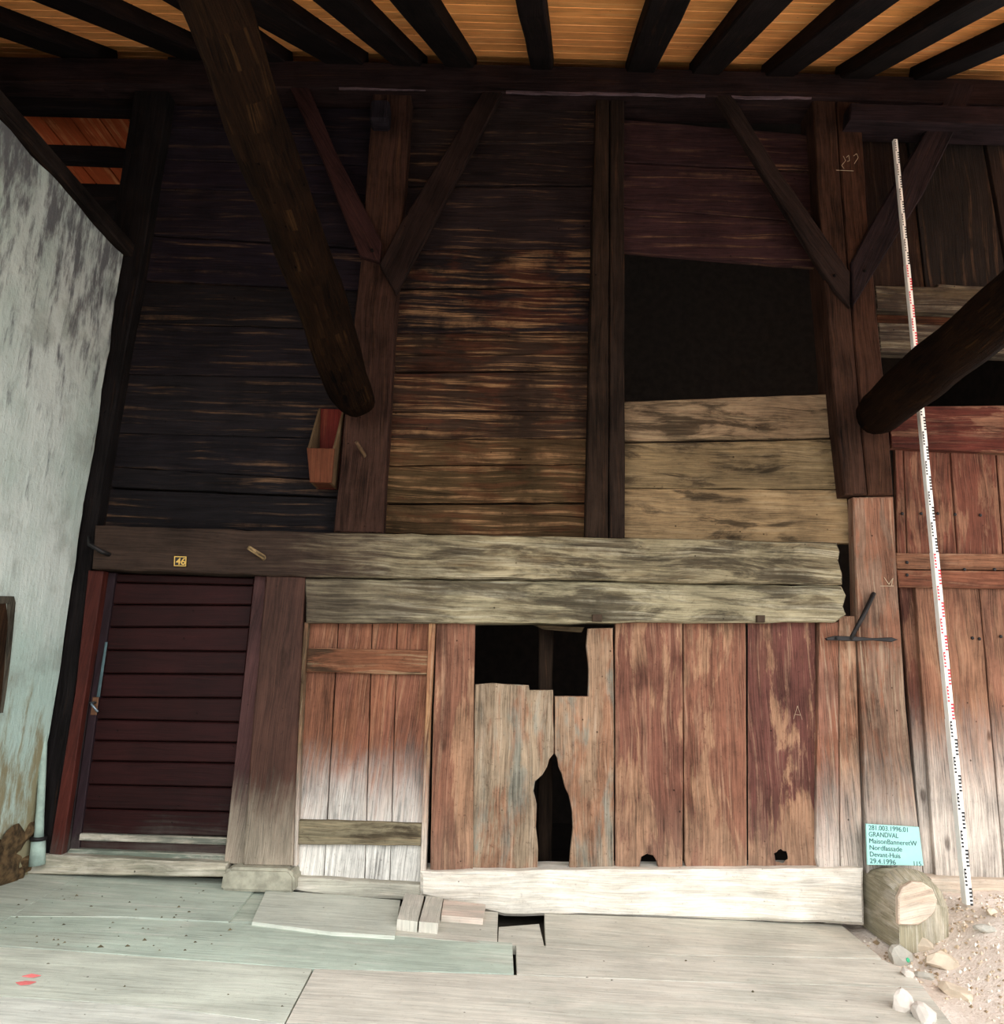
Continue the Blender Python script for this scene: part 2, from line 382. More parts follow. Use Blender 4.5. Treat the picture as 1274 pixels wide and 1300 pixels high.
plank([(338, 1129), (508, 1143), (501, 1188), (420, 1183), (320, 1170)], 0.026, 0.07, srgb(192, 194, 182))
plank([(326, 1122), (340, 1128), (322, 1170), (292, 1170)], 0.0, col=GREEN_CAST)
plank([(514, 1134), (538, 1137), (530, 1170), (504, 1167)], 0.06, 0.05, axis=Vector((0, 1, 0)))
plank([(541, 1137), (562, 1140), (556, 1172), (532, 1170)], 0.06, 0.05, axis=Vector((0, 1, 0)))
plank([(563, 1142), (616, 1148), (613, 1166), (560, 1162)], 0.04, 0.06, srgb(204, 186, 172))
plank([(500, 1150), (632, 1158), (631, 1199), (502, 1188)], 0.010)
plank([(633, 1177), (684, 1173), (691, 1203), (632, 1199)], 0.005, 0.04)
plank([(691, 1160), (1066, 1173), (1118, 1216), (860, 1212), (693, 1203)], 0.010)
plank([(655, 1198), (860, 1213), (1119, 1218), (1150, 1232), (1172, 1253), (890, 1246), (656, 1237)], 0.010)
plank([(-80, 1198), (83, 1207), (396, 1230), (361, 1299), (240, 1283), (113, 1271), (-80, 1259)], 0.010, col=srgb(190, 192, 180))
plank([(399, 1230), (655, 1238), (890, 1247), (1172, 1254), (1215, 1310), (800, 1300), (363, 1299)], 0.010)
plank([(-100, 1260), (113, 1272), (240, 1284), (358, 1299), (358, 1420), (-100, 1400)], 0.010, col=srgb(196, 194, 184))
plank([(360, 1300), (800, 1301), (1225, 1311), (1310, 1420), (360, 1420)], 0.010)
plank([(-300, 1420), (1310, 1421), (2300, 2400), (-1300, 2400)], 0.010)
# dark earth below the boards
bm = bmesh.new(); bmesh.ops.create_cube(bm, size=1.0); bmesh.ops.scale(bm, vec=Vector((4.8, 3.4, 0.02)), verts=bm.verts[:])
for v in bm.verts: v.co += Vector((-0.6, -1.5, zf(v.co.x-0.6)-0.12))
link('subfloor_earth', bm, plain('dark_earth', srgb(52, 46, 38), 0.95), floor)

# --- plaster wall on the left
LX = PY(40, 1080, -0.13).x
LT = PX(145, 312, LX)
LZ = LT.z
pm = NT('old_limewash'); geo = pm.n('ShaderNodeNewGeometry'); P = geo.outputs['Position']
a1 = pm.noise(pm.scale(P, (1, 1, 0.7)), 1.6, 6, 0.62); a2 = pm.noise(pm.scale(P, (1, 2.5, 0.6)), 5.0, 6, 0.7); a3 = pm.noise(P, 38, 4, 0.7)
sp = pm.n('ShaderNodeSeparateXYZ'); pm.l(P, sp.inputs[0])
c = pm.mix(pm.mapr(a1, 0.35, 0.65), srgb(172, 184, 176), srgb(198, 204, 198))
cg = pm.mapr(pm.math('ADD', sp.outputs[2], a1), 2.9, 1.2); c = pm.mix(pm.math('MULTIPLY', cg, 0.6), c, srgb(170, 196, 186))
c = pm.mix(pm.math('MULTIPLY', pm.mapr(pm.noise(P, 2.6, 5, 0.6), 0.52, 0.66), 0.55), c, srgb(140, 146, 138))
soot = pm.math('MULTIPLY', pm.mapr(pm.math('ADD', a2, pm.math('MULTIPLY', pm.math('SUBTRACT', sp.outputs[2], 3.4), 0.12)), 0.44, 0.66), 0.92)
c = pm.mix(soot, c, srgb(88, 86, 90))
c = pm.mix(pm.math('MULTIPLY', pm.mapr(a3, 0.62, 0.75), 0.6), c, srgb(120, 116, 100))
moss = pm.math('MULTIPLY', pm.mapr(pm.math('SUBTRACT', a2, pm.math('MULTIPLY', sp.outputs[2], 0.35)), 0.10, 0.34), 0.85)
c = pm.mix(moss, c, srgb(128, 112, 74))
pm.bump(pm.math('ADD', pm.math('MULTIPLY', a3, 0.35), a2), 0.6, 0.02); PLASTER = pm.done(c, 0.92)
bm = bmesh.new(); NY, NZ = 26, 60; Y0, Y1 = -0.13, -2.3
grid = []
zb = -0.12
for i in range(NY+1):
    row = []
    for j in range(NZ+1):
        z = zb+(LZ-zb)*j/NZ; yy = Y0+(Y1-Y0)*(i/NY)
        if i == 0: yy += 0.02*noise.noise(Vector((z*3.0, 1.3, 0)))+0.008*noise.noise(Vector((z*14, 4.3, 0)))
        x = LX+0.016*noise.noise(Vector((yy*1.5, z*1.5, 3)))+0.006*noise.noise(Vector((yy*6, z*6, 8)))
        if j == NZ and i < NY: z += 0.02*noise.noise(Vector((yy*5, 0, 9)))
        row.append(bm.verts.new((x, yy, z)))
    grid.append(row)
back = [[bm.verts.new((LX-0.35, v.co.y, v.co.z)) for v in (row[0], row[-1])] for row in grid]
for i in range(NY):
    for j in range(NZ): bm.faces.new((grid[i][j], grid[i+1][j], grid[i+1][j+1], grid[i][j+1]))
    bm.faces.new((grid[i][NZ], grid[i+1][NZ], back[i+1][1], back[i][1]))
for i in (0, NY): bm.faces.new(grid[i]+[back[i][1], back[i][0]])
bmesh.ops.recalc_face_normals(bm, faces=bm.faces[:])
wall_left = tag(link('wall_left', bm, PLASTER, smooth=False), 'stained white limewashed plaster wall with crumbling foot', 'wall', kind='structure')
STONE_BR = plain('brown_rubble', srgb(84, 66, 44), 0.95, var=0.6, scale=22, bump=1.0)
for k, (px, py, s) in enumerate(((37, 1058, .045), (18, 1068, .085), (34, 1094, .05), (8, 1102, .10), (-18, 1080, .09), (-30, 1118, .10), (24, 1115, .05))):
    p = PX(px, py, LX)
    blob('stone', (LX-0.012, p.y, p.z), (0.04, s*1.7, s*1.15), STONE_BR, wall_left, seed=k+3, sub=3, amp=0.45)
# timber along the top of the plaster wall
beam3_a = Vector((LX-0.12, -0.05, LZ+0.012)); beam3_b = Vector((LX-0.12, -2.3, LZ+0.012))
tag(beam3('wall_coping_timber', beam3_a, beam3_b, 0.34, 0.10, Vector((0, 0, 1)), 'post', None, (*srgb(54, 44, 40), 0.5)),
    'dark timber lying along the top of the plaster wall', 'timber')
sh = empty('wooden_shutter', 'dark weathered wooden shutter set in the plaster wall', 'shutter')
sp_ = [PX(x, y, LX+0.012) for x, y in ((-40, 770), (8, 762), (12, 800), (9, 850), (2, 905), (-40, 930))]
slab3('shutter_board', sp_, Vector((-0.03, 0, 0)), 'post', sh, (*srgb(74, 52, 36), 0.6), Vector((0, 0, 1)), 0.08, 0.004)
sp_ = [PX(x, y, LX+0.022) for x, y in ((-40, 757), (18, 757), (20, 765), (17, 800), (12, 850), (4, 905), (2, 905), (8, 850), (12, 800), (13, 766), (-40, 768))]
slab3('shutter_frame', sp_, Vector((-0.03, 0, 0)), 'post', sh, (*srgb(120, 112, 98), 0.5), Vector((0, 0, 1)), 0.08, 0.003, 0.0)

# --- ceiling boards of the loft behind the left post
loft = empty('ceiling_loft', 'dim orange loft boards above the plaster wall', 'ceiling', kind='structure')
x = -5.2
LZC = 5.62
while x < -2.4:
    bw = 0.235
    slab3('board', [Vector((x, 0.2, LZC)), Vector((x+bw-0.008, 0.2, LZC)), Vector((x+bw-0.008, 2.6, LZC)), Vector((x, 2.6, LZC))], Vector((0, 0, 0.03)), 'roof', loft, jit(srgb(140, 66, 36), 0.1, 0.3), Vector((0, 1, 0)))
    x += bw

gable = empty('wall_gable_added', 'dark boarded gable side added beyond the plaster wall to block side light', 'wall', kind='structure')  # added side wall, closes off sky light from the left
yy = -3.2
while yy < 0.3:
    slab3('board', [Vector((-4.3, yy, 1.0)), Vector((-4.3, yy+0.27, 1.0)), Vector((-4.3, yy+0.27, RZ+RS*(yy+0.27)-0.02)), Vector((-4.3, yy, RZ+RS*yy-0.02))], Vector((-0.03, 0, 0)), 'black', gable, jit(srgb(46, 38, 36), 0.15, 0.4), Vector((0, 0, 1)))
    yy += 0.275

# ================================================================== TIMBER FRAME
DK = srgb(40, 33, 33); DKB = srgb(46, 36, 32); PURP = srgb(58, 42, 42)
def timber(name, px, Y, t, mat, col, al, label, cat, group=None, axis=None, step=0.25, amp=0.006, bev=0.008, parent=None):
    o = slab(name, px, Y, t, mat, parent, (*col, al), axis, step, amp, bev)
    if parent is None: tag(o, label, cat, group)
    return o
# top plate
timber('top_plate', [(-140, 70), (215, 74), (430, 77), (700, 83), (1000, 91), (1330, 103), (1330, 136), (1040, 124), (700, 119), (430, 112), (215, 108), (-140, 100)], -0.16, 0.26, 'post', PURP, 0.4,
       'long dark top plate beam running under the rafters', 'beam')
tp = bpy.data.objects['top_plate']
for px in ([(430, 110.5), (520, 113), (540, 114.2), (430, 113)], [(642, 115), (700, 116), (800, 118), (895, 120), (895, 123), (760, 120), (700, 120), (642, 118)], [(928, 121), (985, 122.5), (1030, 123), (1030, 125), (985, 125.5), (930, 124)]):
    slab('worn_lit_edge', px, -0.163, 0.01, 'post', tp, (*srgb(140, 118, 126), 0.6), Vector((1, 0, 0)), 0.04, 0.008, 0.0)  # thin pale strips paint an edge highlight along the worn plate
timber('plate_timber_end', [(1080, 130), (1330, 136), (1330, 160), (1078, 153)], -0.24, 0.2, 'post', srgb(56, 42, 46), 0.35,
       'short dark timber projecting under the top plate above the measuring staff', 'beam')
timber('loft_cross_beam', [(-60, 178), (60, 172), (165, 189), (166, 206), (60, 202), (-60, 198)], 0.7, 0.08, 'post', DK, 0.2,
       'black cross beam under the loft boards beyond the plaster wall', 'beam')
timber('loft_back_beam', [(-60, 222), (60, 226), (166, 230), (166, 330), (-60, 330)], 1.2, 0.12, 'post', srgb(34, 28, 27), 0.2,
       'dark boarded beam low in the loft gap above the plaster wall', 'beam')
timber('loft_front_beam', [(-140, 100), (214, 108), (214, 140), (60, 136), (-140, 130)], -0.02, 0.1, 'post', srgb(34, 28, 29), 0.2,
       'black beam under the top plate left of the corner post', 'beam')
# posts
timber('corner_post', [(172, 104), (216, 106), (180, 330), (142, 540), (122, 668), (66, 1085), (14, 1085), (95, 540), (140, 300)], -0.10, 0.2, 'post', srgb(40, 35, 35), 0.3,
       'blackened corner post standing against the plaster wall', 'post', axis=(PY(40, 1085, 0)-PY(194, 105, 0)).normalized())
o = timber('braced_post', [(473, 116), (522, 117), (507, 330), (496, 500), (486, 677), (423, 675), (440, 500), (458, 330)], -0.11, 0.2, 'post', srgb(84, 58, 48), 0.8,
       'dark post carrying the feed box and two braces', 'post')
hp = empty('split_post', 'dark post with a lengthwise split between boarding and black opening', 'post')
timber('timber_half', [(757, 118), (773, 118), (772, 684), (743, 683), (749, 400)], -0.11, 0.2, 'post', srgb(64, 48, 38), 0.6, None, None, parent=hp)
timber('timber_half', [(774.5, 118), (792, 119), (793, 685), (773.5, 684)], -0.11, 0.2, 'post', srgb(60, 46, 38), 0.6, None, None, parent=hp)
hp = empty('big_post', 'large cracked post receiving two braces and the slanting log', 'post')
timber('timber_half', [(1031, 118), (1060, 120), (1068, 250), (1080, 390), (1092, 540), (1101, 628), (1072, 628), (1062, 540), (1045, 340)], -0.13, 0.22, 'post', srgb(84, 58, 46), 0.6, None, None, parent=hp, axis=Vector((0, 0, 1)))
timber('timber_half', [(1061.5, 120), (1091, 122), (1103, 300), (1113, 400), (1127, 530), (1134, 628), (1102.5, 628), (1093.5, 540), (1081.5, 390), (1069.5, 250)], -0.13, 0.22, 'post', srgb(90, 60, 46), 0.6, None, None, parent=hp, axis=Vector((0, 0, 1)))
o = timber('lower_half', [(1083, 631), (1134, 630), (1139, 740), (1150, 900), (1172, 1112), (1100, 1112), (1094, 900), (1087, 780)], -0.10, 0.08, 'lowpost', srgb(140, 110, 92), 0.6, None, None, parent=hp, axis=Vector((0, 0, 1)))
tag(o, 'pale bleached lower length of the post')
# braces
BR = [('left', [(358, 90), (382, 86), (425, 190), (484, 306), (482, 332), (456, 324), (410, 205)], srgb(74, 46, 44), 'dark reddish brace rising towards the slanting log from the braced post'),
      ('right', [(620, 104), (645, 104), (575, 235), (502, 372), (481, 335), (508, 283), (560, 200)], srgb(58, 42, 38), 'dark brace rising towards the split post from the braced post'),
      ('left', [(895, 98), (922, 108), (985, 210), (1079, 345), (1079, 390), (1060, 370), (1000, 272)], srgb(60, 46, 42), 'dark brace rising from the big post over the black opening'),
      ('right', [(1211, 104), (1240, 108), (1172, 246), (1116, 335), (1083, 389), (1081, 332), (1104, 288)], srgb(58, 44, 46), 'dark brace rising from the big post behind the measuring staff')]
for i, (s, px, c, lab) in enumerate(BR):
    timber('diagonal_brace', px, -0.155-0.002*i, 0.05, 'post', c, 0.4, lab, 'brace', 'flat diagonal braces', axis=(PY(*px[0], 0)-PY(*px[3], 0)).normalized(), step=0.3, amp=0.003)
for bn, px, py in (('diagonal_brace', 472, 318), ('diagonal_brace.002', 1059, 350), ('diagonal_brace.003', 1097, 344)):
    p = PY(px, py, -0.163)
    tube('peg_head', [p+Vector((0, -0.012, 0)), p+Vector((0, 0.02, 0))], [0.010, 0.011], 'post', bpy.data.objects[bn], (*srgb(34, 28, 26), 0.2), n=8)
# long beams
timber('long_beam', [(120, 667), (420, 676), (745, 682), (900, 685), (1062, 689), (1066, 700), (1064, 712), (1069, 728), (1069, 742), (900, 740), (720, 736), (388, 732), (116, 722)], -0.17, 0.26, 'longbeam', srgb(150, 138, 110), 0.6,
       'long weathered beam over the doors carrying the house number', 'beam', axis=Vector((1, 0, -0.02)), step=0.1, amp=0.009)
timber('lower_beam', [(386, 734), (720, 738), (900, 742), (1068, 744), (1074, 756), (1070, 770), (1074, 780), (1060, 790), (640, 791), (388, 791)], -0.13, 0.22, 'lintel', srgb(158, 148, 120), 0.6,
       'weathered lintel beam directly over the small door and planks', 'beam', axis=Vector((1, 0, -0.02)), step=0.1, amp=0.009)
timber('sill_beam', [(533, 1107), (800, 1105), (1097, 1103), (1098, 1176), (1040, 1172), (900, 1168), (760, 1164), (640, 1164), (533, 1138)], -0.13, 0.2, 'sill', srgb(214, 206, 194), 0.6,
       'thick bleached sill beam under the plank partition', 'beam', axis=Vector((1, 0, 0)), step=0.09, amp=0.008, bev=0.018)
for x0, x1, yy in ((752, 764, 780), (961, 971, 781)):
    b = slab('iron_staple', [(x0, yy), (x1, yy), (x1, yy+9), (x0, yy+9)], -0.16, 0.06, plain('rust', srgb(60, 46, 34), 0.8), None, bev=0.002)
    tag(b, 'small rusty staple on the lintel beam above '+('the square opening' if x0 < 800 else 'the dark red plank with the knot hole'), 'staple', 'staples on the lintel beam')

# ================================================================== FACADE BOARDING
wall = empty('wall_back', 'dark timber facade with horizontal board infill', 'wall', kind='structure')
def edge(pts, y):
    """x on a polyline of (x,y) at image height y"""
    for (xa, ya), (xb, yb) in zip(pts, pts[1:]):
        if ya <= y <= yb: return xa+(xb-xa)*(y-ya)/(yb-ya)
    return pts[0][0] if y < pts[0][1] else pts[-1][0]
def infill(bounds, L, R, Y, mat, colf, gaps=()):
    for i in range(len(bounds)-1):
        (l0, r0), (l1, r1) = bounds[i], bounds[i+1]
        g = 2.6 if i in gaps else 0.9
        dy = random.uniform(-0.008, 0.008)
        px = [(edge(L, l0)-6, l0), (edge(R, r0)+6, r0), (edge(R, r1)+6, r1-g), (edge(L, l1)-6, l1-g)]
        slab('board', px, Y+dy, 0.035, mat(i) if callable(mat) else mat, wall, colf(i, (l0+l1)/2), Vector((1, 0, 0)), 0.12, 0.007, 0.005)
LA = [(216, 106), (180, 330), (142, 540), (122, 668)]; RA = [(473, 116), (458, 330), (440, 500), (422, 676)]
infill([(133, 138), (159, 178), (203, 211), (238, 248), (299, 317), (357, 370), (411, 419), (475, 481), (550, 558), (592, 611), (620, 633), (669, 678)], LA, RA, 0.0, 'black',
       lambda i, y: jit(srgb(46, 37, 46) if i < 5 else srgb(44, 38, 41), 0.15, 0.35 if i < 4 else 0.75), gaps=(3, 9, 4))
LB = [(522, 117), (507, 330), (496, 500), (486, 677)]; RB = [(757, 118), (749, 400), (743, 683)]
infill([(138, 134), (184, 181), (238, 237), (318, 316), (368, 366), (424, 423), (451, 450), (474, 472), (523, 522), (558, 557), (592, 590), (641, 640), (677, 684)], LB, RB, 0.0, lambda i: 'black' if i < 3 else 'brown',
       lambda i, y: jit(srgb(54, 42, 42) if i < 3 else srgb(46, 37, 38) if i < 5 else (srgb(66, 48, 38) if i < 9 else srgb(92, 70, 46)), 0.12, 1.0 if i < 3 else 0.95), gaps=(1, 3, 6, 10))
LC_ = [(792, 118), (793, 690)]; RC_ = [(1031, 118), (1045, 340), (1062, 540), (1074, 690)]
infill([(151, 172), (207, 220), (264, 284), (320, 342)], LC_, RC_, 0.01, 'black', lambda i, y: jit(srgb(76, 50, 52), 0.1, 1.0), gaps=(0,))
infill([(510, 500), (563, 558), (620, 622), (684, 691)], LC_, RC_, -0.01, 'tan', lambda i, y: jit((srgb(152, 128, 100), srgb(142, 120, 88), srgb(164, 136, 100))[i], 0.05, 0.6), gaps=(0,))
slab('board', [(790, 128), (1036, 131), (1036, 148), (790, 142)], 0.10, 0.04, 'black', wall, (*srgb(34, 28, 30), 0.2), Vector((1, 0, 0)))
slab('board', [(215, 108), (760, 118), (760, 134), (215, 132)], 0.06, 0.04, 'black', wall, (*srgb(30, 25, 27), 0.2), Vector((1, 0, 0)))

# upper right boarding beyond the big post
for px, c in (([(1086, 160), (1148, 164), (1161, 255), (1174, 372), (1105, 372), (1098, 260)], srgb(62, 44, 36)),
              ([(1150, 164), (1244, 168), (1260, 255), (1276, 345), (1278, 372), (1176, 372), (1163, 255)], srgb(46, 37, 33)),
              ([(1249, 168), (1340, 170), (1340, 372), (1284, 372), (1265, 255)], srgb(56, 42, 36))):
    slab('board', px, random.uniform(0.02, 0.05), 0.035, 'black', wall, jit(c, 0.05, 0.3), (PY(1160, 160, 0)-PY(1180, 372, 0)).normalized())
timber('upper_rail', [(1110, 362), (1189, 364), (1191, 360), (1340, 368), (1340, 402), (1190, 396), (1113, 393)], -0.03, 0.1, 'beam', srgb(70, 58, 48), 0.5,
       'short dark rail under the upright boards beside the big post', 'rail')
timber('middle_rail', [(1114, 409), (1340, 418), (1340, 452), (1117, 446)], -0.03, 0.1, 'beam', srgb(74, 62, 52), 0.5,
       'dark rail over the black slot beside the big post', 'rail')
timber('slot_board', [(1112, 392), (1340, 398), (1340, 420), (1112, 412)], 0.04, 0.03, 'brown', srgb(84, 50, 34), 0.6,
       'reddish rough board recessed between two dark rails', 'board')

# ================================================================== LEFT HOUSE DOOR
d1 = empty('door_1', 'dark purple brown boarded house door under the house number', 'door', kind='structure')
DCOL = srgb(72, 31, 31)
slab('frame_post', [(112, 724), (131, 725), (78, 1086), (62, 1084), (95, 880)], -0.12, 0.12, 'door', d1, (*srgb(128, 62, 52), 0.4), Vector((0.12, 0, 1)).normalized(), 0.2, 0.003)
slab('frame_edge', [(132, 725), (136, 725), (86, 1086), (79, 1086)], -0.07, 0.1, 'door', d1, (*srgb(48, 30, 32), 0.3), Vector((0.12, 0, 1)).normalized())
slab('stile', [(137, 727), (147, 727), (122, 905), (99, 1084), (87, 1084), (110, 905)], -0.055, 0.05, 'door', d1, (*srgb(78, 56, 64), 0.3), Vector((0.12, 0, 1)).normalized())
# door boards
yl = [728, 740, 768, 797, 826, 856, 886, 914, 941, 967, 997, 1027, 1060, 1085]
yr = [734, 744, 769, 797, 828, 857, 887, 918, 944, 970, 1001, 1032, 1063, 1090]
for i in range(len(yl)-1):
    DL = [(146, 727), (122, 905), (99, 1086)]; DR = [(323, 733), (287, 1092)]
    px = [(edge(DL, yl[i]), yl[i]), (edge(DR, yr[i]), yr[i]), (edge(DR, yr[i+1]), yr[i+1]-1.5), (edge(DL, yl[i+1]), yl[i+1]-1.5)]
    slab('door_board', px, -0.035+random.uniform(-0.003, 0.003), 0.035, 'door', d1, jit(DCOL, 0.12, 0.4), Vector((1, 0, 0)), bev=0.007)
slab('bottom_rail', [(96, 1058), (288, 1064), (287, 1073), (94, 1067)], -0.055, 0.03, 'sill', d1, (*srgb(106, 108, 98), 0.25), Vector((1, 0, 0)))
slab('weather_bar', [(88, 1078), (287, 1086), (286, 1094), (82, 1086)], -0.075, 0.06, 'sill', d1, (*srgb(108, 116, 104), 0.25), Vector((1, 0, 0)))
slab('frame_post', [(323, 731), (338, 732), (309, 1098), (284, 1096)], -0.10, 0.12, 'frame', d1, (*srgb(84, 54, 52), 0.4), Vector((0.07, 0, 1)).normalized(), 0.2, 0.004)
iron = plain('dark_iron', srgb(44, 42, 42), 0.55, 0.6, 0.2)
steel = plain('dull_steel', srgb(120, 130, 140), 0.4, 0.8, 0.15)
p = PY(121, 892, -0.06)
h = tube('handle', [p, p+Vector((0, -0.05, 0)), p+Vector((0.015, -0.06, -0.01)), p+Vector((0.055, -0.06, -0.05))], [0.008, 0.008, 0.008, 0.007], steel, d1, n=8)
slab('latch_plate', [(117, 885), (125, 885), (122, 908), (114, 908)], -0.06, 0.006, plain('worn_brass', srgb(104, 72, 52), 0.6, 0.3), d1)
slab('stripped_edge', [(133, 815), (136, 815), (126, 885), (122, 885)], -0.06, 0.006, plain('bluish_paint', srgb(66, 86, 90), 0.6), d1)
timber('door_threshold', [(40, 1085), (288, 1096), (288, 1114), (30, 1110)], -0.14, 0.14, 'sill', srgb(136, 132, 116), 0.3, 'worn wooden threshold under the dark house door', 'threshold', axis=Vector((1, 0, 0)), step=0.1, amp=0.006)
# post between the doors
timber('door_post', [(338, 730), (387, 732), (383, 800), (374, 1000), (371, 1100), (308, 1099), (322, 900)], -0.14, 0.2, 'frame', srgb(84, 56, 46), 0.5,
       'brown post between the house door and the small plank door', 'post', axis=Vector((0.05, 0, 1)).normalized())
FOOT = plain('pale_footstone', srgb(150, 146, 130), 0.9, var=0.25, scale=14, bump=0.5)
a = PY(285, 1100, -0.16); b = PY(378, 1100, -0.16)
bm = bmesh.new()
prof = [(0, 0.0), (0.02, 0.10), (0.10, 0.125), (0.9, 0.125), (0.985, 0.09), (1, 0.0)]
f0 = [bm.verts.new((a.x+(b.x-a.x)*u, -0.20, a.z-0.12+v*1.0)) for u, v in prof]; f1 = [bm.verts.new((v.co.x, 0.0, v.co.z)) for v in f0]
bm.faces.new(f0); bm.faces.new(f1[::-1])
for i in range(len(prof)): bm.faces.new((f0[(i+1) % len(prof)], f0[i], f1[i], f1[(i+1) % len(prof)]))
bmesh.ops.recalc_face_normals(bm, faces=bm.faces[:])
bmesh.ops.bevel(bm, geom=bm.edges[:], offset=0.015, segments=2, affect='EDGES')
tag(link('footstone', bm, FOOT), 'pale rounded footstone under the post between the doors', 'stone')

# ================================================================== SMALL PLANK DOOR
d2 = empty('door_2', 'small weathered plank door with two cross battens', 'door', kind='structure')
HC = srgb(134, 88, 68)
lines_t = [391, 430, 473, 505, 549]; lines_b = [375, 411, 463, 495, 540]
for i in range(4):
    slab('door_plank', [(lines_t[i], 788), (lines_t[i+1]-1.2, 788), (lines_b[i+1]-1.2, 1118+i*1.5), (lines_b[i], 1117+i*1.2)], -0.05+random.uniform(-0.004, 0.004), 0.03, 'hatch', d2, jit(HC, 0.1, 0.7), Vector((0.05, 0, 1)).normalized(), 0.15, 0.003)
slab('batten', [(390, 823), (545, 825), (544, 857), (388, 853)], -0.085, 0.034, 'tan', d2, (*srgb(142, 92, 66), 0.7), Vector((1, 0, 0)), 0.1, 0.004)
slab('batten', [(376, 1041), (536, 1046), (534, 1074), (374, 1072)], -0.09, 0.038, 'tan', d2, (*srgb(150, 138, 112), 0.7), Vector((1, 0, 0)), 0.1, 0.004)
slab('frame_strip', [(386, 790), (391, 790), (385, 870), (376, 1100), (370, 1100), (378, 900)], -0.11, 0.1, 'lowpost', d2, (*srgb(120, 96, 72), 0.5), Vector((0.05, 0, 1)).normalized())
slab('frame_strip', [(544, 790), (553, 790), (547, 900), (540, 1110), (533, 1110), (540, 900)], -0.10, 0.1, 'lowpost', d2, (*srgb(176, 132, 96), 0.5), Vector((0.02, 0, 1)).normalized(), 0.1, 0.003)
timber('small_door_threshold', [(372, 1114), (533, 1124), (533, 1142), (430, 1140), (368, 1130)], -0.12, 0.12, 'sill', srgb(166, 162, 148), 0.4, 'worn pale threshold under the small plank door', 'threshold', axis=Vector((1, 0, 0)), step=0.08, amp=0.008)

# ================================================================== PLANK PARTITION WITH THE HOLE
part = empty('plank_partition', 'upright plank partition with a torn hole and a square opening', 'partition')
UPX = Vector((0, 0, 1))
def pplank(px, c, al=0.6, mat='red', Y=-0.05, step=0.12, amp=0.003, name='plank'):
    return slab(name, px, Y+random.uniform(-0.006, 0.004), 0.03, mat, part, (*c, al), UPX, step, amp, 0.004)
pplank([(554, 789), (603, 789), (601, 900), (600, 1107), (546, 1107), (549, 950)], srgb(146, 100, 80), Y=-0.075)
pplank([(603, 869), (625, 867), (671, 870), (672, 876), (702, 876), (702.5, 957), (697, 964), (694, 974), (688, 984), (679, 992), (677, 1004), (681, 1020), (680, 1050), (683, 1078), (682, 1104), (599, 1104), (601, 960)], srgb(168, 146, 122), mat='pale', step=0.06, amp=0.004)
pplank([(704, 884), (746, 884), (747, 850), (744, 820), (746, 798), (778, 797), (779, 940), (779, 1104), (722, 1104), (724, 1078), (727, 1052), (726, 1030), (722, 1010), (717, 1000), (713, 983), (709, 974), (707, 962), (704, 957)], srgb(170, 138, 112), mat='pale', step=0.06, amp=0.004)
pplank([(780.5, 790), (866, 790), (867, 940), (866, 1103), (836, 1103), (834, 1094), (829, 1086), (821, 1084), (814, 1088), (811, 1103), (781, 1103), (781, 1090)], srgb(136, 90, 74))
pplank([(867.6, 790), (946, 790), (947, 940), (948, 1102), (871, 1103), (869, 1092), (868.5, 1000)], srgb(148, 100, 80))
# plank with the round knot hole
def hole_plank():
    sd = nseed(); Y = -0.05; cx, cy, r = 991, 1087, 8.5
    outer = [(949, 790), (990, 790), (1034, 790), (1036, 950), (1038, 1102), (991, 1102), (950, 1102), (949, 950)]
    outer = [(949, 790), (991, 790), (1034, 790), (1036, 950), (1038, 1087), (1038, 1102), (991, 1102), (949.5, 1102), (949.5, 1087), (949, 950)]
    bm = bmesh.new()
    hole = []
    for k in range(16):
        a = 2*math.pi*k/16; rr = r*(1+0.14*math.sin(k*2.3)); hole.append((cx+rr*math.cos(a), cy+rr*math.sin(a)))
    def mk(Yd):
        o = [bm.verts.new(PY(x, y, Yd)) for x, y in outer]; h = [bm.verts.new(PY(x, y, Yd)) for x, y in hole]
        es = [bm.edges.new((o[i], o[(i+1) % len(o)])) for i in range(len(o))]+[bm.edges.new((h[i], h[(i+1) % 16])) for i in range(16)]
        bmesh.ops.triangle_fill(bm, edges=es, use_beauty=True)
        return o, h
    o0, h0 = mk(Y); o1, h1 = mk(Y+0.03)
    for L0, L1 in ((o0, o1), (h0, h1)):
        n = len(L0)
        for i in range(n): bm.faces.new((L0[i], L0[(i+1) % n], L1[(i+1) % n], L1[i]))
    bmesh.ops.recalc_face_normals(bm, faces=bm.faces[:]); do_uv(bm, UPX, sd)
    link('plank', bm, 'red', part, (*srgb(112, 70, 62), 0.6))
hole_plank()
slab('end_board', [(1040, 790), (1064, 790), (1064, 940), (1066, 1104), (1039, 1104), (1036, 1090), (1037, 940)], -0.08, 0.06, 'lowpost', part, (*srgb(150, 106, 88), 0.6), UPX, 0.2, 0.003)
slab('end_board', [(1065, 782), (1085, 782), (1090, 940), (1096, 1104), (1067, 1104), (1065, 940)], -0.075, 0.06, 'lowpost', part, (*srgb(176, 138, 112), 0.6), UPX, 0.2, 0.003)
slab('broken_lath', [(676, 793), (742, 796), (738, 803), (690, 799)], 0.0, 0.02, 'tan', part, (*srgb(96, 80, 58), 0.5), Vector((1, 0, 0)))
tag(timber('inner_stud', [(684, 760), (702, 760), (700, 1110), (682, 1110)], 0.22, 0.08, 'post', srgb(58, 44, 34), 0.4, 'x', 'post'), 'dark stud standing inside behind the square opening', 'post')

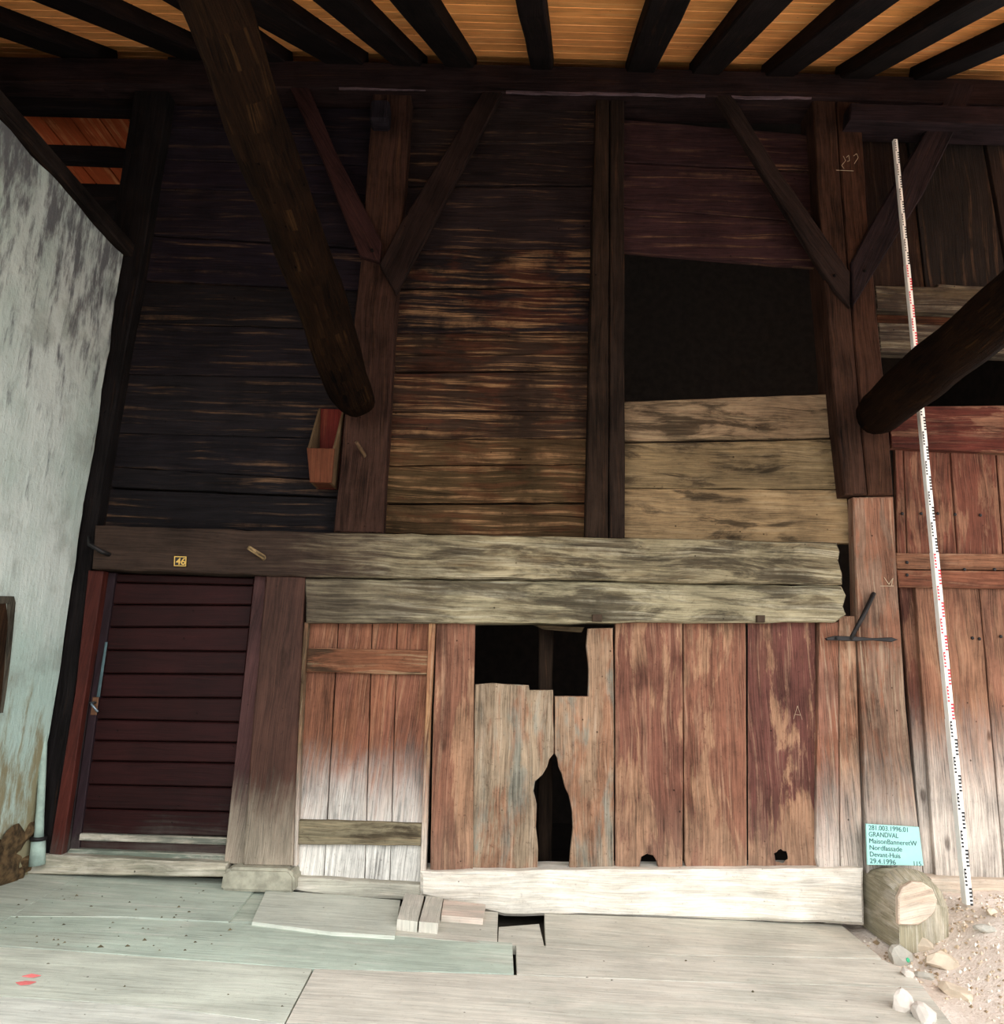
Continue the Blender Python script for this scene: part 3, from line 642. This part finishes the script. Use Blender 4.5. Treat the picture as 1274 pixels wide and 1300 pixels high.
# ================================================================== BARN DOOR ON THE RIGHT
d3 = empty('door_3', 'tall reddish plank barn door behind the measuring staff', 'door', kind='structure')
BC = srgb(126, 76, 60)
slab('top_rail', [(1128, 520), (1150, 516), (1340, 514), (1340, 578), (1132, 568)], -0.05, 0.06, 'barn', d3, (*srgb(98, 48, 38), 0.4), Vector((1, 0, 0)), 0.2, 0.004)
ub = [(1136, 1139), (1147, 1152), (1206, 1216), (1264, 1274), (1340, 1350)]
for i in range(4):
    (a0, a1), (b0, b1) = ub[i], ub[i+1]
    slab('upper_plank', [(a0, 566), (b0-1.5, 568), (b1-1.5, 706), (a1, 703)], 0.0+0.01*(i % 2), 0.03, 'barn', d3, jit(BC, 0.1, 0.4), (PY(a0, 566, 0)-PY(a1, 703, 0)).normalized(), 0.2, 0.003)
slab('middle_rail', [(1137, 702), (1340, 704), (1340, 724), (1138, 722)], -0.045, 0.05, 'barn', d3, (*srgb(150, 104, 78), 0.8), Vector((1, 0, 0)), 0.15, 0.003)
slab('middle_rail', [(1138, 723.5), (1340, 725.5), (1340, 748), (1141, 745)], -0.04, 0.05, 'barn', d3, (*srgb(140, 88, 66), 0.8), Vector((1, 0, 0)), 0.15, 0.003)
lb = [(1141, 1172), (1161, 1188), (1243, 1276), (1340, 1370)]
for i in range(3):
    (a0, a1), (b0, b1) = lb[i], lb[i+1]
    slab('lower_plank', [(a0, 742), (b0-1.5, 744), (b1-1.5, 1118), (a1, 1114)], (0.03, 0.0, 0.006)[i], 0.03, 'barn', d3, (*(srgb(110, 70, 58), srgb(160, 114, 90), srgb(158, 112, 90))[i], 0.6), (PY(a0, 742, 0)-PY(a1, 1114, 0)).normalized(), 0.2, 0.003)
for x, y in ((1145, 652), (1169, 652), (1190, 652), (1212, 653), (1244, 654), (1151, 714), (1151, 730), (1224, 723), (1262, 723), (1234, 810), (1243, 811), (1270, 808)):
    p = PY(x, y, -0.005 if y < 700 or y > 760 else -0.05)
    bm = bmesh.new(); bmesh.ops.create_uvsphere(bm, u_segments=8, v_segments=6, radius=0.011)
    bmesh.ops.scale(bm, vec=Vector((1, 0.6, 1)), verts=bm.verts[:]); bmesh.ops.translate(bm, vec=p, verts=bm.verts[:])
    link('stud', bm, iron, d3, smooth=True)
timber('barn_door_sill', [(1180, 1114), (1340, 1120), (1340, 1152), (1182, 1142)], -0.06, 0.16, 'sill', srgb(196, 178, 160), 0.6, 'pale wooden sill under the barn door', 'sill', axis=Vector((1, 0, 0)))

# ================================================================== RAFTERS
RAFT = [((488, 530, 78), (396, 442, 0)), ((555, 600, 79), (490, 543, 0)), ((672, 700, 81), (655, 690, 0)), ((795, 835, 87), (827, 877, 0)),
        ((882, 922, 88), (953, 1010, 0)), ((978, 1020, 90), (1088, 1145, 0)), ((1065, 1133, 92), (1223, 1300, 0)), ((1160, 1240, 93), (1350, 1440, 10)),
        ((393, 450, 73), (263, 337, 0)), ((192, 285, 70), (20, 117, 0)), ((20, 160, 70), (-150, 0, 13)), ((305, 368, 72), (205, 238, 0))]
RLAB = ['worn dark rafter meeting the top plate above the braced post', 'dark rafter just beyond the braced post, towards the split post', 'narrow dark rafter nearly square to the wall, before the split post',
        'dark rafter just beyond the split post', 'dark rafter landing above the head of the brace over the black opening', 'dark rafter landing just before the big post',
        'dark rafter landing just beyond the big post', 'dark rafter landing above the head of the brace behind the staff', 'dark rafter crossing above the head of the reddish brace',
        'dark rafter passing behind the slanting log above the corner boarding', 'dark rafter landing above the corner post and plaster wall', 'dark rafter mostly hidden behind the slanting log, beside the reddish brace']
for i, ((x0, x1, ya), (x2, x3, yb)) in enumerate(RAFT):
    dep = 0.12
    A = PR((x0+x1)/2, ya, -dep); B = PR((x2+x3)/2, yb, -dep)
    wA = (PR(x1, ya, -dep)-PR(x0, ya, -dep)); d = (B-A).normalized()
    wd = wA.cross(d).length
    wd = min(max(wd, 0.12), 0.21 if i < 8 else 0.16 if i == 11 else 0.28)
    tt = (-3.3-A.y)/d.y; end = A+d*tt
    st = A-d*(0.35)
    o = beam3('rafter', st, end, wd, dep, RN, 'post', None, jit(srgb(40, 31, 30), 0.15, 0.3), 0.008, 8)
    tag(o, RLAB[i], 'rafter', 'rafters under the roof boarding')

# ================================================================== SLANTING LOGS
def log(name, a, b, ra, rb, label, bend=0.05):
    pts = []; rad = []; N = 22
    for i in range(N+1):
        t = i/N; p = a.lerp(b, t)
        p += noise.noise_vector(Vector((t*3, ra*30, 1)))*bend*math.sin(math.pi*t)
        pts.append(p); rad.append((ra+(rb-ra)*t)*(1+0.05*noise.noise(Vector((t*6, 2, ra)))) * (0.86 if i == 0 else 1))
    o = tube(name, pts, rad, 'log', None, (*srgb(52, 33, 20), 0.7), 18, 0.2 if bend > 0.03 else 0.09)
    tag(o, label, 'log', 'slanting logs')
a = PY(452, 510, -0.24); q = ray(268, 0); b = CAM+q*2.55; d = (b-a); b2 = a+d*1.13
log('slanting_log', a, b2, 0.145, 0.115, 'dark round log slanting up from the braced post towards the eaves')
a = PY(1112, 528, -0.24); q = ray(1274, 392); b = CAM+q*3.2; b2 = a+(b-a)*1.6
log('slanting_log', a, b2, 0.145, 0.13, 'dark round log slanting from the big post across the measuring staff', 0.012)

# ================================================================== SMALL THINGS
# feed box on the braced post
fb = empty('feed_box', 'small open wooden box with a sloping mouth hung beside the braced post', 'box')
fl, fr = PY(387, 566, -0.26), PY(423, 565, -0.26)
X0, X1 = fl.x, fr.x; Wd = X1-X0
ZF = fl.z; ZB = PY(412, 519, -0.02).z; Z0 = PY(405, 610, -0.24).z
YF, YB = -0.22, -0.008
BX = srgb(112, 62, 40)
def quad_plate(name, pts, ext, c): return slab3(name, [Vector(p) for p in pts], Vector(ext), 'box', fb, (*c, 0.5), Vector((0, 0, 1)), bev=0.003)
quad_plate('front_panel', [(X0, YF, ZF), (X1, YF, ZF), (X1-0.01, YF+0.03, Z0), (X0+0.03, YF+0.03, Z0)], (0, 0.014, 0), BX)
quad_plate('back_panel', [(X0, YB-0.016, ZB), (X1, YB-0.016, ZB), (X1-0.01, YB-0.016, Z0), (X0+0.03, YB-0.016, Z0)], (0, 0.014, 0), srgb(120, 44, 36))
for xx, xb, sg in ((X0, X0+0.03, 1), (X1, X1-0.01, -1)):
    quad_plate('side_panel', [(xx, YF+0.015, ZF), (xx, YB-0.017, ZB), (xb, YB-0.017, Z0), (xb, YF+0.045, Z0)], (0.016*sg, 0, 0), srgb(126, 100, 72))
quad_plate('bottom_panel', [(X0+0.032, YF+0.045, Z0+0.002), (X1-0.012, YF+0.045, Z0+0.002), (X1-0.012, YB-0.018, Z0+0.002), (X0+0.032, YB-0.018, Z0+0.002)], (0, 0, 0.012), BX)
# pegs and iron hooks
def peg(px, py, Y, L, r, label, col, tip=Vector((-0.02, 0, 0.03)), name='wooden_peg', cat='peg'):
    p = PY(px, py, Y); tag(tube(name, [p+Vector((0, 0.04, -0.02)), p, p+Vector((0, -L*0.6, 0))+tip*0.6, p+Vector((0, -L, 0))+tip], [r, r, r*0.95, r*0.85], 'tan', None, (*col, 0.5), 8), label, cat)
peg(462, 577, -0.12, 0.12, 0.013, 'wooden peg sticking out of the braced post below the log', srgb(110, 84, 62), Vector((-0.03, 0, 0.045)))
peg(334, 707, -0.18, 0.10, 0.016, 'pale wooden peg in the long beam above the house door', srgb(186, 156, 112), Vector((-0.06, 0, 0.04)))
p = PY(138, 704, -0.18); tag(tube('iron_hook', [p+Vector((0, 0.03, 0)), p+Vector((-0.02, -0.05, 0.01)), p+Vector((-0.09, -0.07, 0.05)), p+Vector((-0.11, -0.05, 0.10))], [.014, .014, .012, .008], iron, None, n=8), 'black iron hook at the end of the long beam by the corner post', 'hook')
c = PY(483, 147, -0.17); tag(box('tenon_block', (c.x, -0.17, c.z), (0.13, 0.13, 0.17), 'post', None, (*srgb(58, 50, 58), 0.3), bev=0.015), 'dark squared tenon block projecting near the top of the braced post', 'block')
# iron spike bracket on the big post
br = empty('iron_bracket', 'grey iron spike bracket on the foot of the big post', 'bracket')
slab('spike_bar', [(1048, 810), (1060, 807), (1085, 808), (1108, 810), (1132, 809), (1140, 812), (1132, 815), (1108, 813), (1085, 814), (1060, 813), (1050, 813)], -0.17, 0.02, iron, br, bev=0.003)
a = PY(1079, 812, -0.165); b = PY(1109, 753, -0.115)
tube('strut', [a, a.lerp(b, .5)+Vector((0, -0.01, 0)), b], [.012, .014, .013], iron, br, n=6)
tube('bolt', [PY(1062, 810, -0.18), PY(1062, 810, -0.07)], [.009, .009], iron, br, n=6)

# text helper
def text_mesh(name, body, size, origin, xdir, zdir, mat, parent, bold=0.0, space=1.0):
    cu = bpy.data.curves.new(name, 'FONT'); cu.body = body; cu.size = size; cu.extrude = 0.0006; cu.offset = bold; cu.space_character = space
    ob = bpy.data.objects.new(name+'_tmp', cu); COL.objects.link(ob)
    bpy.context.view_layer.update()
    me = bpy.data.meshes.new_from_object(ob.evaluated_get(bpy.context.evaluated_depsgraph_get()))
    bpy.data.objects.remove(ob)
    n = xdir.cross(zdir).normalized()
    mt = Matrix.Identity(4)
    for i in range(3): mt[i][0] = xdir[i]; mt[i][1] = zdir[i]; mt[i][2] = n[i]; mt[i][3] = origin[i]
    me.transform(mt); me.materials.clear(); me.materials.append(mat)
    o = bpy.data.objects.new(name, me); COL.objects.link(o); o.parent = parent
    return o
# house number plate
np_ = empty('house_number_plate', 'small black number plate 46 with ochre border on the long beam', 'number plate')
YN = -0.186
OCH = plain('ochre_paint', srgb(196, 160, 84), 0.6)
slab('plate', [(221, 706), (236.5, 706.5), (236, 719), (220.5, 718.5)], YN, 0.014, plain('black_enamel', srgb(34, 30, 26), 0.4), np_, bev=0.001)
for q in ([(221, 706), (236.5, 706.5), (236.5, 707.6), (221, 707.1)], [(220.6, 717.6), (236, 718), (236, 719), (220.5, 718.6)], [(221, 706.5), (222.1, 706.5), (221.6, 718.5), (220.5, 718.5)], [(235.4, 706.6), (236.5, 706.6), (236, 719), (234.9, 719)]):
    slab('border', q, YN-0.002, 0.003, OCH, np_, bev=0)
text_mesh('numerals', '46', 0.06, PY(222.9, 716.6, YN-0.002), Vector((1, 0, 0)), Vector((0, 0, 1)), OCH, np_, 0.0008, 1.0)

# inscription board
sb = empty('info_board', 'pale turquoise lettered board leaning against the big post', 'sign')
YS = -0.16
s00, s10, s11, s01 = PY(1101, 1098, YS-0.02), PY(1172, 1099, YS-0.02), PY(1166, 1050, YS), PY(1099, 1046, YS)
slab3('board', [s01, s11, s10, s00], Vector((0, 0.012, 0)), plain('turquoise_card', srgb(158, 208, 200), 0.6, var=0.04), sb, bev=0.001)
xd = (s11-s01).normalized(); zd = (s01-s00).normalized(); INK = plain('dark_green_ink', srgb(52, 84, 88), 0.7)
Ht = (s01-s00).length; Wt = (s11-s01).length
nrm = Vector((0, -0.0015, 0))
rows = ['281.003.1996.01', 'GRANDVAL', 'MaisonBanneretW', 'Nordfassade', 'Devant-Huis', '29.4.1996']
rw = [0.80, 0.60, 0.97, 0.66, 0.62, 0.52]
for i, r in enumerate(rows):
    base = s01.lerp(s00, (i+0.86)/6.15)+xd*0.012+nrm
    t = text_mesh('lettering', r, Ht/6.15*1.05, base, xd, zd, INK, sb, 0.0)
    xs = [(v.co-base).dot(xd) for v in t.data.vertices]; kx = rw[i]*(Wt-0.02)/max(xs)
    for v in t.data.vertices:
        dd = (v.co-base).dot(xd); v.co += xd*(dd*(kx-1))
base = s01.lerp(s00, 5.86/6.15)+xd*(Wt*0.84)+nrm
text_mesh('lettering', '115', Ht/6.15*1.0, base, xd, zd, INK, sb, 0.0, 0.95)

# measuring staff
st = empty('measuring_staff', 'tall white surveying staff with black and red scale marks', 'staff')
bot = PY(1228, 1148, -0.28); BOTZ = bot.z
top = PY(1135.5, 178, -0.215)
ax = (top-bot).normalized(); sx = Vector((1, 0, 0)); sx = (sx-ax*sx.dot(ax)).normalized(); sn = ax.cross(sx); sn = -sn if sn.y > 0 else sn
WHITE = plain('staff_white', srgb(236, 234, 228), 0.5, var=0.03); INKB = plain('staff_black', srgb(24, 24, 30), 0.5, var=0.05); INKR = plain('staff_red', srgb(205, 40, 60), 0.5, var=0.05)
for m in range(5):
    SM = (top-bot).length/5; a = bot+ax*m*SM; b = bot+ax*(m+1)*SM; hw = 0.019-0.0016*m; th = 0.022-0.002*m
    sec = slab3('staff_section', [a-sx*hw+sn*th, a+sx*hw+sn*th, b+sx*hw+sn*th, b-sx*hw+sn*th], -sn*th*2, WHITE, st, axis=ax, bev=0.003)
    bmq = bmesh.new()
    def mark(u0, u1, v0, v1):
        f = [bmq.verts.new(a+sx*u+ax*(v*SM)+sn*(th+0.0012)) for u, v in ((u0, v0), (u1, v0), (u1, v1), (u0, v1))]
        bmq.faces.new(f)
    for dcm in range(10):
        s0 = (0.0, hw*0.95) if dcm % 2 == 0 else (-hw*0.85, 0.0)
        z0 = dcm*0.1
        for k in range(5): mark(s0[0], s0[1]-hw*0.12 if s0[0] >= 0 else s0[1]-hw*0.2, z0+k*0.02, z0+k*0.02+0.01)
        lx = s0[1]-hw*0.2 if s0[0] >= 0 else s0[0]
        mark(lx, lx+hw*0.2, z0+0.05, z0+0.09)
    mk_ = link('scale_marks', bmq, INKB if m % 2 == 0 else INKR, sec); mk_['kind'] = 'stuff'; mk_['label'] = ('black' if m % 2 == 0 else 'red')+' scale marks'

# chalk marks on the posts
CH = plain('chalk', srgb(180, 160, 136), 0.9, var=0.1)
def stroke(parent, pxs, Y, r=0.0022, name='chalk_mark'):
    for a_, b_ in zip(pxs, pxs[1:]):
        tube(name, [PY(*a_, Y), PY(*b_, Y)], [r, r], CH, parent, n=4, smooth=False)
bigpost = [o for o in bpy.data.objects if o.name.startswith('big_post')][0]
stroke(bigpost, [(1122, 733), (1128, 742), (1133, 734), (1131, 744)], -0.104); stroke(bigpost, [(1117, 744), (1134, 744)], -0.104)
stroke(bigpost, [(1061, 216), (1083, 217)], -0.134, 0.0016)
stroke(bigpost, [(1070, 198), (1073, 204), (1068, 210), (1071, 214)], -0.134, .0014); stroke(bigpost, [(1074, 200), (1077, 197), (1078, 204), (1075, 205)], -0.134, .0014); stroke(bigpost, [(1083, 198), (1087, 195), (1089, 200), (1084, 208)], -0.134, .0014)
stroke(part, [(1007, 913), (1012, 896), (1018, 914)], -0.058, .0009, 'scratch_mark'); stroke(part, [(1009, 907), (1016, 908)], -0.058, .0009, 'scratch_mark')

# drain pipe stub at the foot of the plaster wall
dp = empty('drain_pipe', 'pale painted drain pipe stub at the foot of the plaster wall', 'pipe')
PIPE = plain('pipe_limewash', srgb(150, 168, 158), 0.85, var=0.2, bump=0.6)
p0 = PY(47, 1098, -0.16); p1 = PY(49, 1064, -0.16); p2 = PY(55, 960, -0.15); p3 = PY(60, 900, -0.14)
tube('lower_pipe', [p0, p1], [0.042, 0.036], PIPE, dp, n=14)
tube('upper_pipe', [p1, p1.lerp(p2, .25), p2, p3], [0.026, 0.022, 0.018, 0.008], PIPE, dp, n=12)
tube('collar', [p1-Vector((0, 0, .01)), p1+Vector((0, 0, .008))], [0.044, 0.044], iron, dp, n=14)

# red paint dabs on the floor
PR_ = plain('red_paint', srgb(226, 120, 118), 0.8)
for q in ([(28, 1239), (40, 1236), (52, 1238), (42, 1240.5)], [(20, 1247), (32, 1245), (46, 1246), (38, 1249), (26, 1250)]):
    tag(slab3('paint_dab', [PF(x, y, 0.0145) for x, y in q], FN*-0.002, PR_, None, bev=0), ('smaller' if len(q) == 4 else 'larger')+' faded red paint dab of a pair on the floor planks', 'paint mark', 'red paint dabs on the floor')

# ================================================================== FOOT BLOCK, RUBBLE, STONES
BX0 = PY(1100, 1110, -0.12).x
def bp(px, py): return PX(px, py, BX0)
A0, A1, A2, A3, A4 = bp(1099, 1106), bp(1120, 1112), bp(1133, 1125), bp(1141, 1150), bp(1141, 1204)
prof = [(-0.02, A0.z-0.01), (-0.10, A0.z-0.01), (A1.y, A1.z+0.01), (A2.y, A2.z), (A3.y, A3.z-0.01), (A4.y, A4.z-0.02), (-0.02, A4.z-0.02)]
bm = bmesh.new(); rings = []
BW = 0.26
for t in (0, 0.12, 0.3, 0.5, 0.7, 0.88, 1.0):
    rise = 0.035*math.sin(math.pi*t); pull = 0.0
    rings.append([bm.verts.new((BX0+BW*t, y, z+(rise if 0 < i < 5 and z > A4.z+0.1 else 0)-(0.02 if t in (0, 1) and 0 < i < 4 else 0))) for i, (y, z) in enumerate(prof)])
n = len(prof)
for r0, r1 in zip(rings, rings[1:]):
    for i in range(n): bm.faces.new((r0[i], r0[(i+1) % n], r1[(i+1) % n], r1[i]))
bm.faces.new(rings[0]); bm.faces.new(rings[-1][::-1])
bmesh.ops.recalc_face_normals(bm, faces=bm.faces[:])
do_uv(bm, Vector((0, 1, 0)), nseed())
fbk = link('foot_block', bm, 'sill', None, (*srgb(146, 138, 116), 0.4), True)
fbk.data.set_sharp_from_angle(angle=0.9)
slab('sawn_face', [(1141, 1174), (1140, 1140), (1146, 1127), (1158, 1120), (1172, 1121), (1184, 1129), (1190, 1143), (1188, 1156), (1177, 1168), (1165, 1175)], A3.y-0.012, 0.03, 'sill', fbk, (*srgb(206, 184, 164), 0.4), Vector((1, 0, 0.2)).normalized(), 0.03, 0.004, 0.006)
tag(fbk, 'rounded pale timber end projecting at the foot of the big post', 'timber')
print('FOOT', BX0, [tuple(round(c, 2) for c in v) for v in (A0, A1, A2, A3, A4)])

# rubble slope
def gz(x, y):
    e = max(0.0, min(1.0, (x-2.08-0.12*(-y-0.2))/0.6)); e = e*e*(3-2*e)
    n = (x-bot.x); 
    h = -0.05+0.02*0+e*(BOTZ+0.05)*max(0.0, min(1.0, 1.15-0.45*max(0, -y-0.24)))
    return h+0.03*e*noise.noise(Vector((x*3, y*3, 0)))+0.012*noise.noise(Vector((x*9, y*9, 4)))
bm = bmesh.new(); NXg, NYg = 70, 60
gv = [[bm.verts.new((1.3+3.6*i/NXg, 0.12-3.2*j/NYg, gz(1.3+3.6*i/NXg, 0.12-3.2*j/NYg))) for j in range(NYg+1)] for i in range(NXg+1)]
for i in range(NXg):
    for j in range(NYg): bm.faces.new((gv[i][j], gv[i+1][j], gv[i+1][j+1], gv[i][j+1]))
bmesh.ops.recalc_face_normals(bm, faces=bm.faces[:])
tag(link('rubble_ground', bm, GRAVEL, smooth=True), 'sandy rubble ground heaped beside the plank floor', 'ground', kind='structure')
def on_ground(px, py):
    d = ray(px, py); p = None
    for i in range(600):
        t = 2.0+i*0.006; q = CAM+d*t
        if q.z <= gz(q.x, q.y): p = q; break
    return p or q
STW = plain('white_stone', srgb(204, 194, 184), 0.9, var=0.1, bump=0.4); STG = plain('grey_stone', srgb(176, 172, 162), 0.9, var=0.15, bump=0.4); STT = plain('sandy_stone', srgb(200, 184, 164), 0.95, var=0.15, bump=0.4)
SL = [(1146, 1280, .055, .05, .06, STW, 'white angular stone at the edge of the plank floor'), (1173, 1292, .08, .05, .045, STW, 'white wedge shaped stone on the rubble'),
      (1212, 1262, .09, .06, .035, STT, 'flat pinkish stone lying on the rubble'), (1175, 1242, .06, .04, .02, STG, 'thin grey slate shard on the rubble'),
      (1142, 1222, .075, .06, .06, STG, 'rounded grey stone with a green spot'), (1152, 1238, .035, .03, .025, STW, 'small pale stone beside the grey slate shard'),
      (1164, 1204, .10, .05, .075, STT, 'blocky sandstone under the rounded timber end'), (1196, 1225, .10, .08, .05, STT, 'half buried sandy boulder in the rubble slope'),
      (1180, 1164, .03, .03, .025, STW, 'small white stone at the corner of the rounded timber end'), (1188, 1183, .035, .03, .02, STT, 'small tan stone above the sandy boulder'),
      (1250, 1182, .06, .04, .025, STG, 'flat grey stone near the foot of the measuring staff'), (1258, 1160, .035, .03, .025, STT, 'small round tan stone beyond the measuring staff')]
for k, (px, py, sx_, sy_, sz_, m_, lab) in enumerate(SL):
    p = PF(px, py, 0.012) if k in (0, 1, 5) else on_ground(px, py); o = blob('stone', (p.x, p.y, p.z+sz_*0.35), (sx_, sy_, sz_), m_, None, seed=k+11, sub=2, amp=0.25, rotz=k*0.9)
    tag(o, lab, 'stone', 'loose stones on the rubble')
    if k == 4: blob('green_spot', (p.x+0.02, p.y-sy_*0.72, p.z+sz_*0.45), (0.014, 0.01, 0.014), plain('green_paint', srgb(70, 176, 130), 0.6), o, seed=2, sub=1, amp=0.2)
# small loose chips
rnd = random.Random(5); bm = bmesh.new()
for k in range(5200):
    x = rnd.uniform(1.75, 4.2); y = rnd.uniform(-2.2, -0.15)
    if x < 1.95+0.28*(-y-0.3) or rnd.random() < 0.35 and y < -0.9: continue
    s = rnd.uniform(0.004, 0.014)*(1.6 if rnd.random() < 0.08 else 1); z = gz(x, y)
    vs_ = [bm.verts.new((x+s*rnd.uniform(.6, 1.4)*dx, y+s*rnd.uniform(.6, 1.4)*dy, z+s*rnd.uniform(.5, 1)*dz)) for dx, dy, dz in ((1, 0, 0), (-.6, .8, 0), (-.6, -.8, 0), (0, 0, 1), (0.3, 0.3, -.6))]
    for f in ((0, 1, 3), (1, 2, 3), (2, 0, 3), (1, 0, 4), (2, 1, 4), (0, 2, 4)): bm.faces.new([vs_[i] for i in f])
cm_ = NT('stone_chips'); gg = cm_.n('ShaderNodeNewGeometry'); rr_ = gg.outputs['Random Per Island']
chip = cm_.done(cm_.mix(cm_.mapr(rr_, 0.45, 0.95), cm_.mix(cm_.mapr(rr_, 0.0, 0.35), srgb(150, 128, 100), srgb(196, 176, 150)), srgb(236, 226, 214)), 0.95)
tag(link('rubble_chips', bm, chip), 'scattered stone chips and bark crumbs over the rubble', 'rubble', kind='stuff')
# crumbs of bark and dirt on the plank floor
bm = bmesh.new(); crumbs = []
for k in range(90):
    px = rnd.choice((rnd.gauss(90, 60), rnd.gauss(230, 60), rnd.uniform(0, 1100))); py = rnd.choice((rnd.gauss(1140, 15), rnd.gauss(1185, 12), rnd.uniform(1135, 1300)))
    if px > 300 and py < 1215 or py < 1118: continue
    p = PF(px, py, 0.015 if py < 1165 and 20 < px < 285 else 0.0105); s_ = rnd.uniform(0.003, 0.009)*(1.7 if rnd.random() < 0.15 else 1)
    vs_ = [bm.verts.new(p+Vector((s_*rnd.uniform(.6, 1.6)*dx, s_*rnd.uniform(.5, 1.2)*dy, s_*rnd.uniform(.4, .9)*dz))) for dx, dy, dz in ((1, 0, 0), (-.6, .8, 0), (-.6, -.8, 0), (0, 0, 1))]
    for f in ((0, 1, 3), (1, 2, 3), (2, 0, 3), (2, 1, 0)): bm.faces.new([vs_[i] for i in f])
tag(link('floor_crumbs', bm, plain('bark_crumbs', srgb(84, 76, 58), 0.95, var=0.5, scale=9)), 'dark crumbs of bark and dirt strewn on the plank floor', 'dirt', kind='stuff')
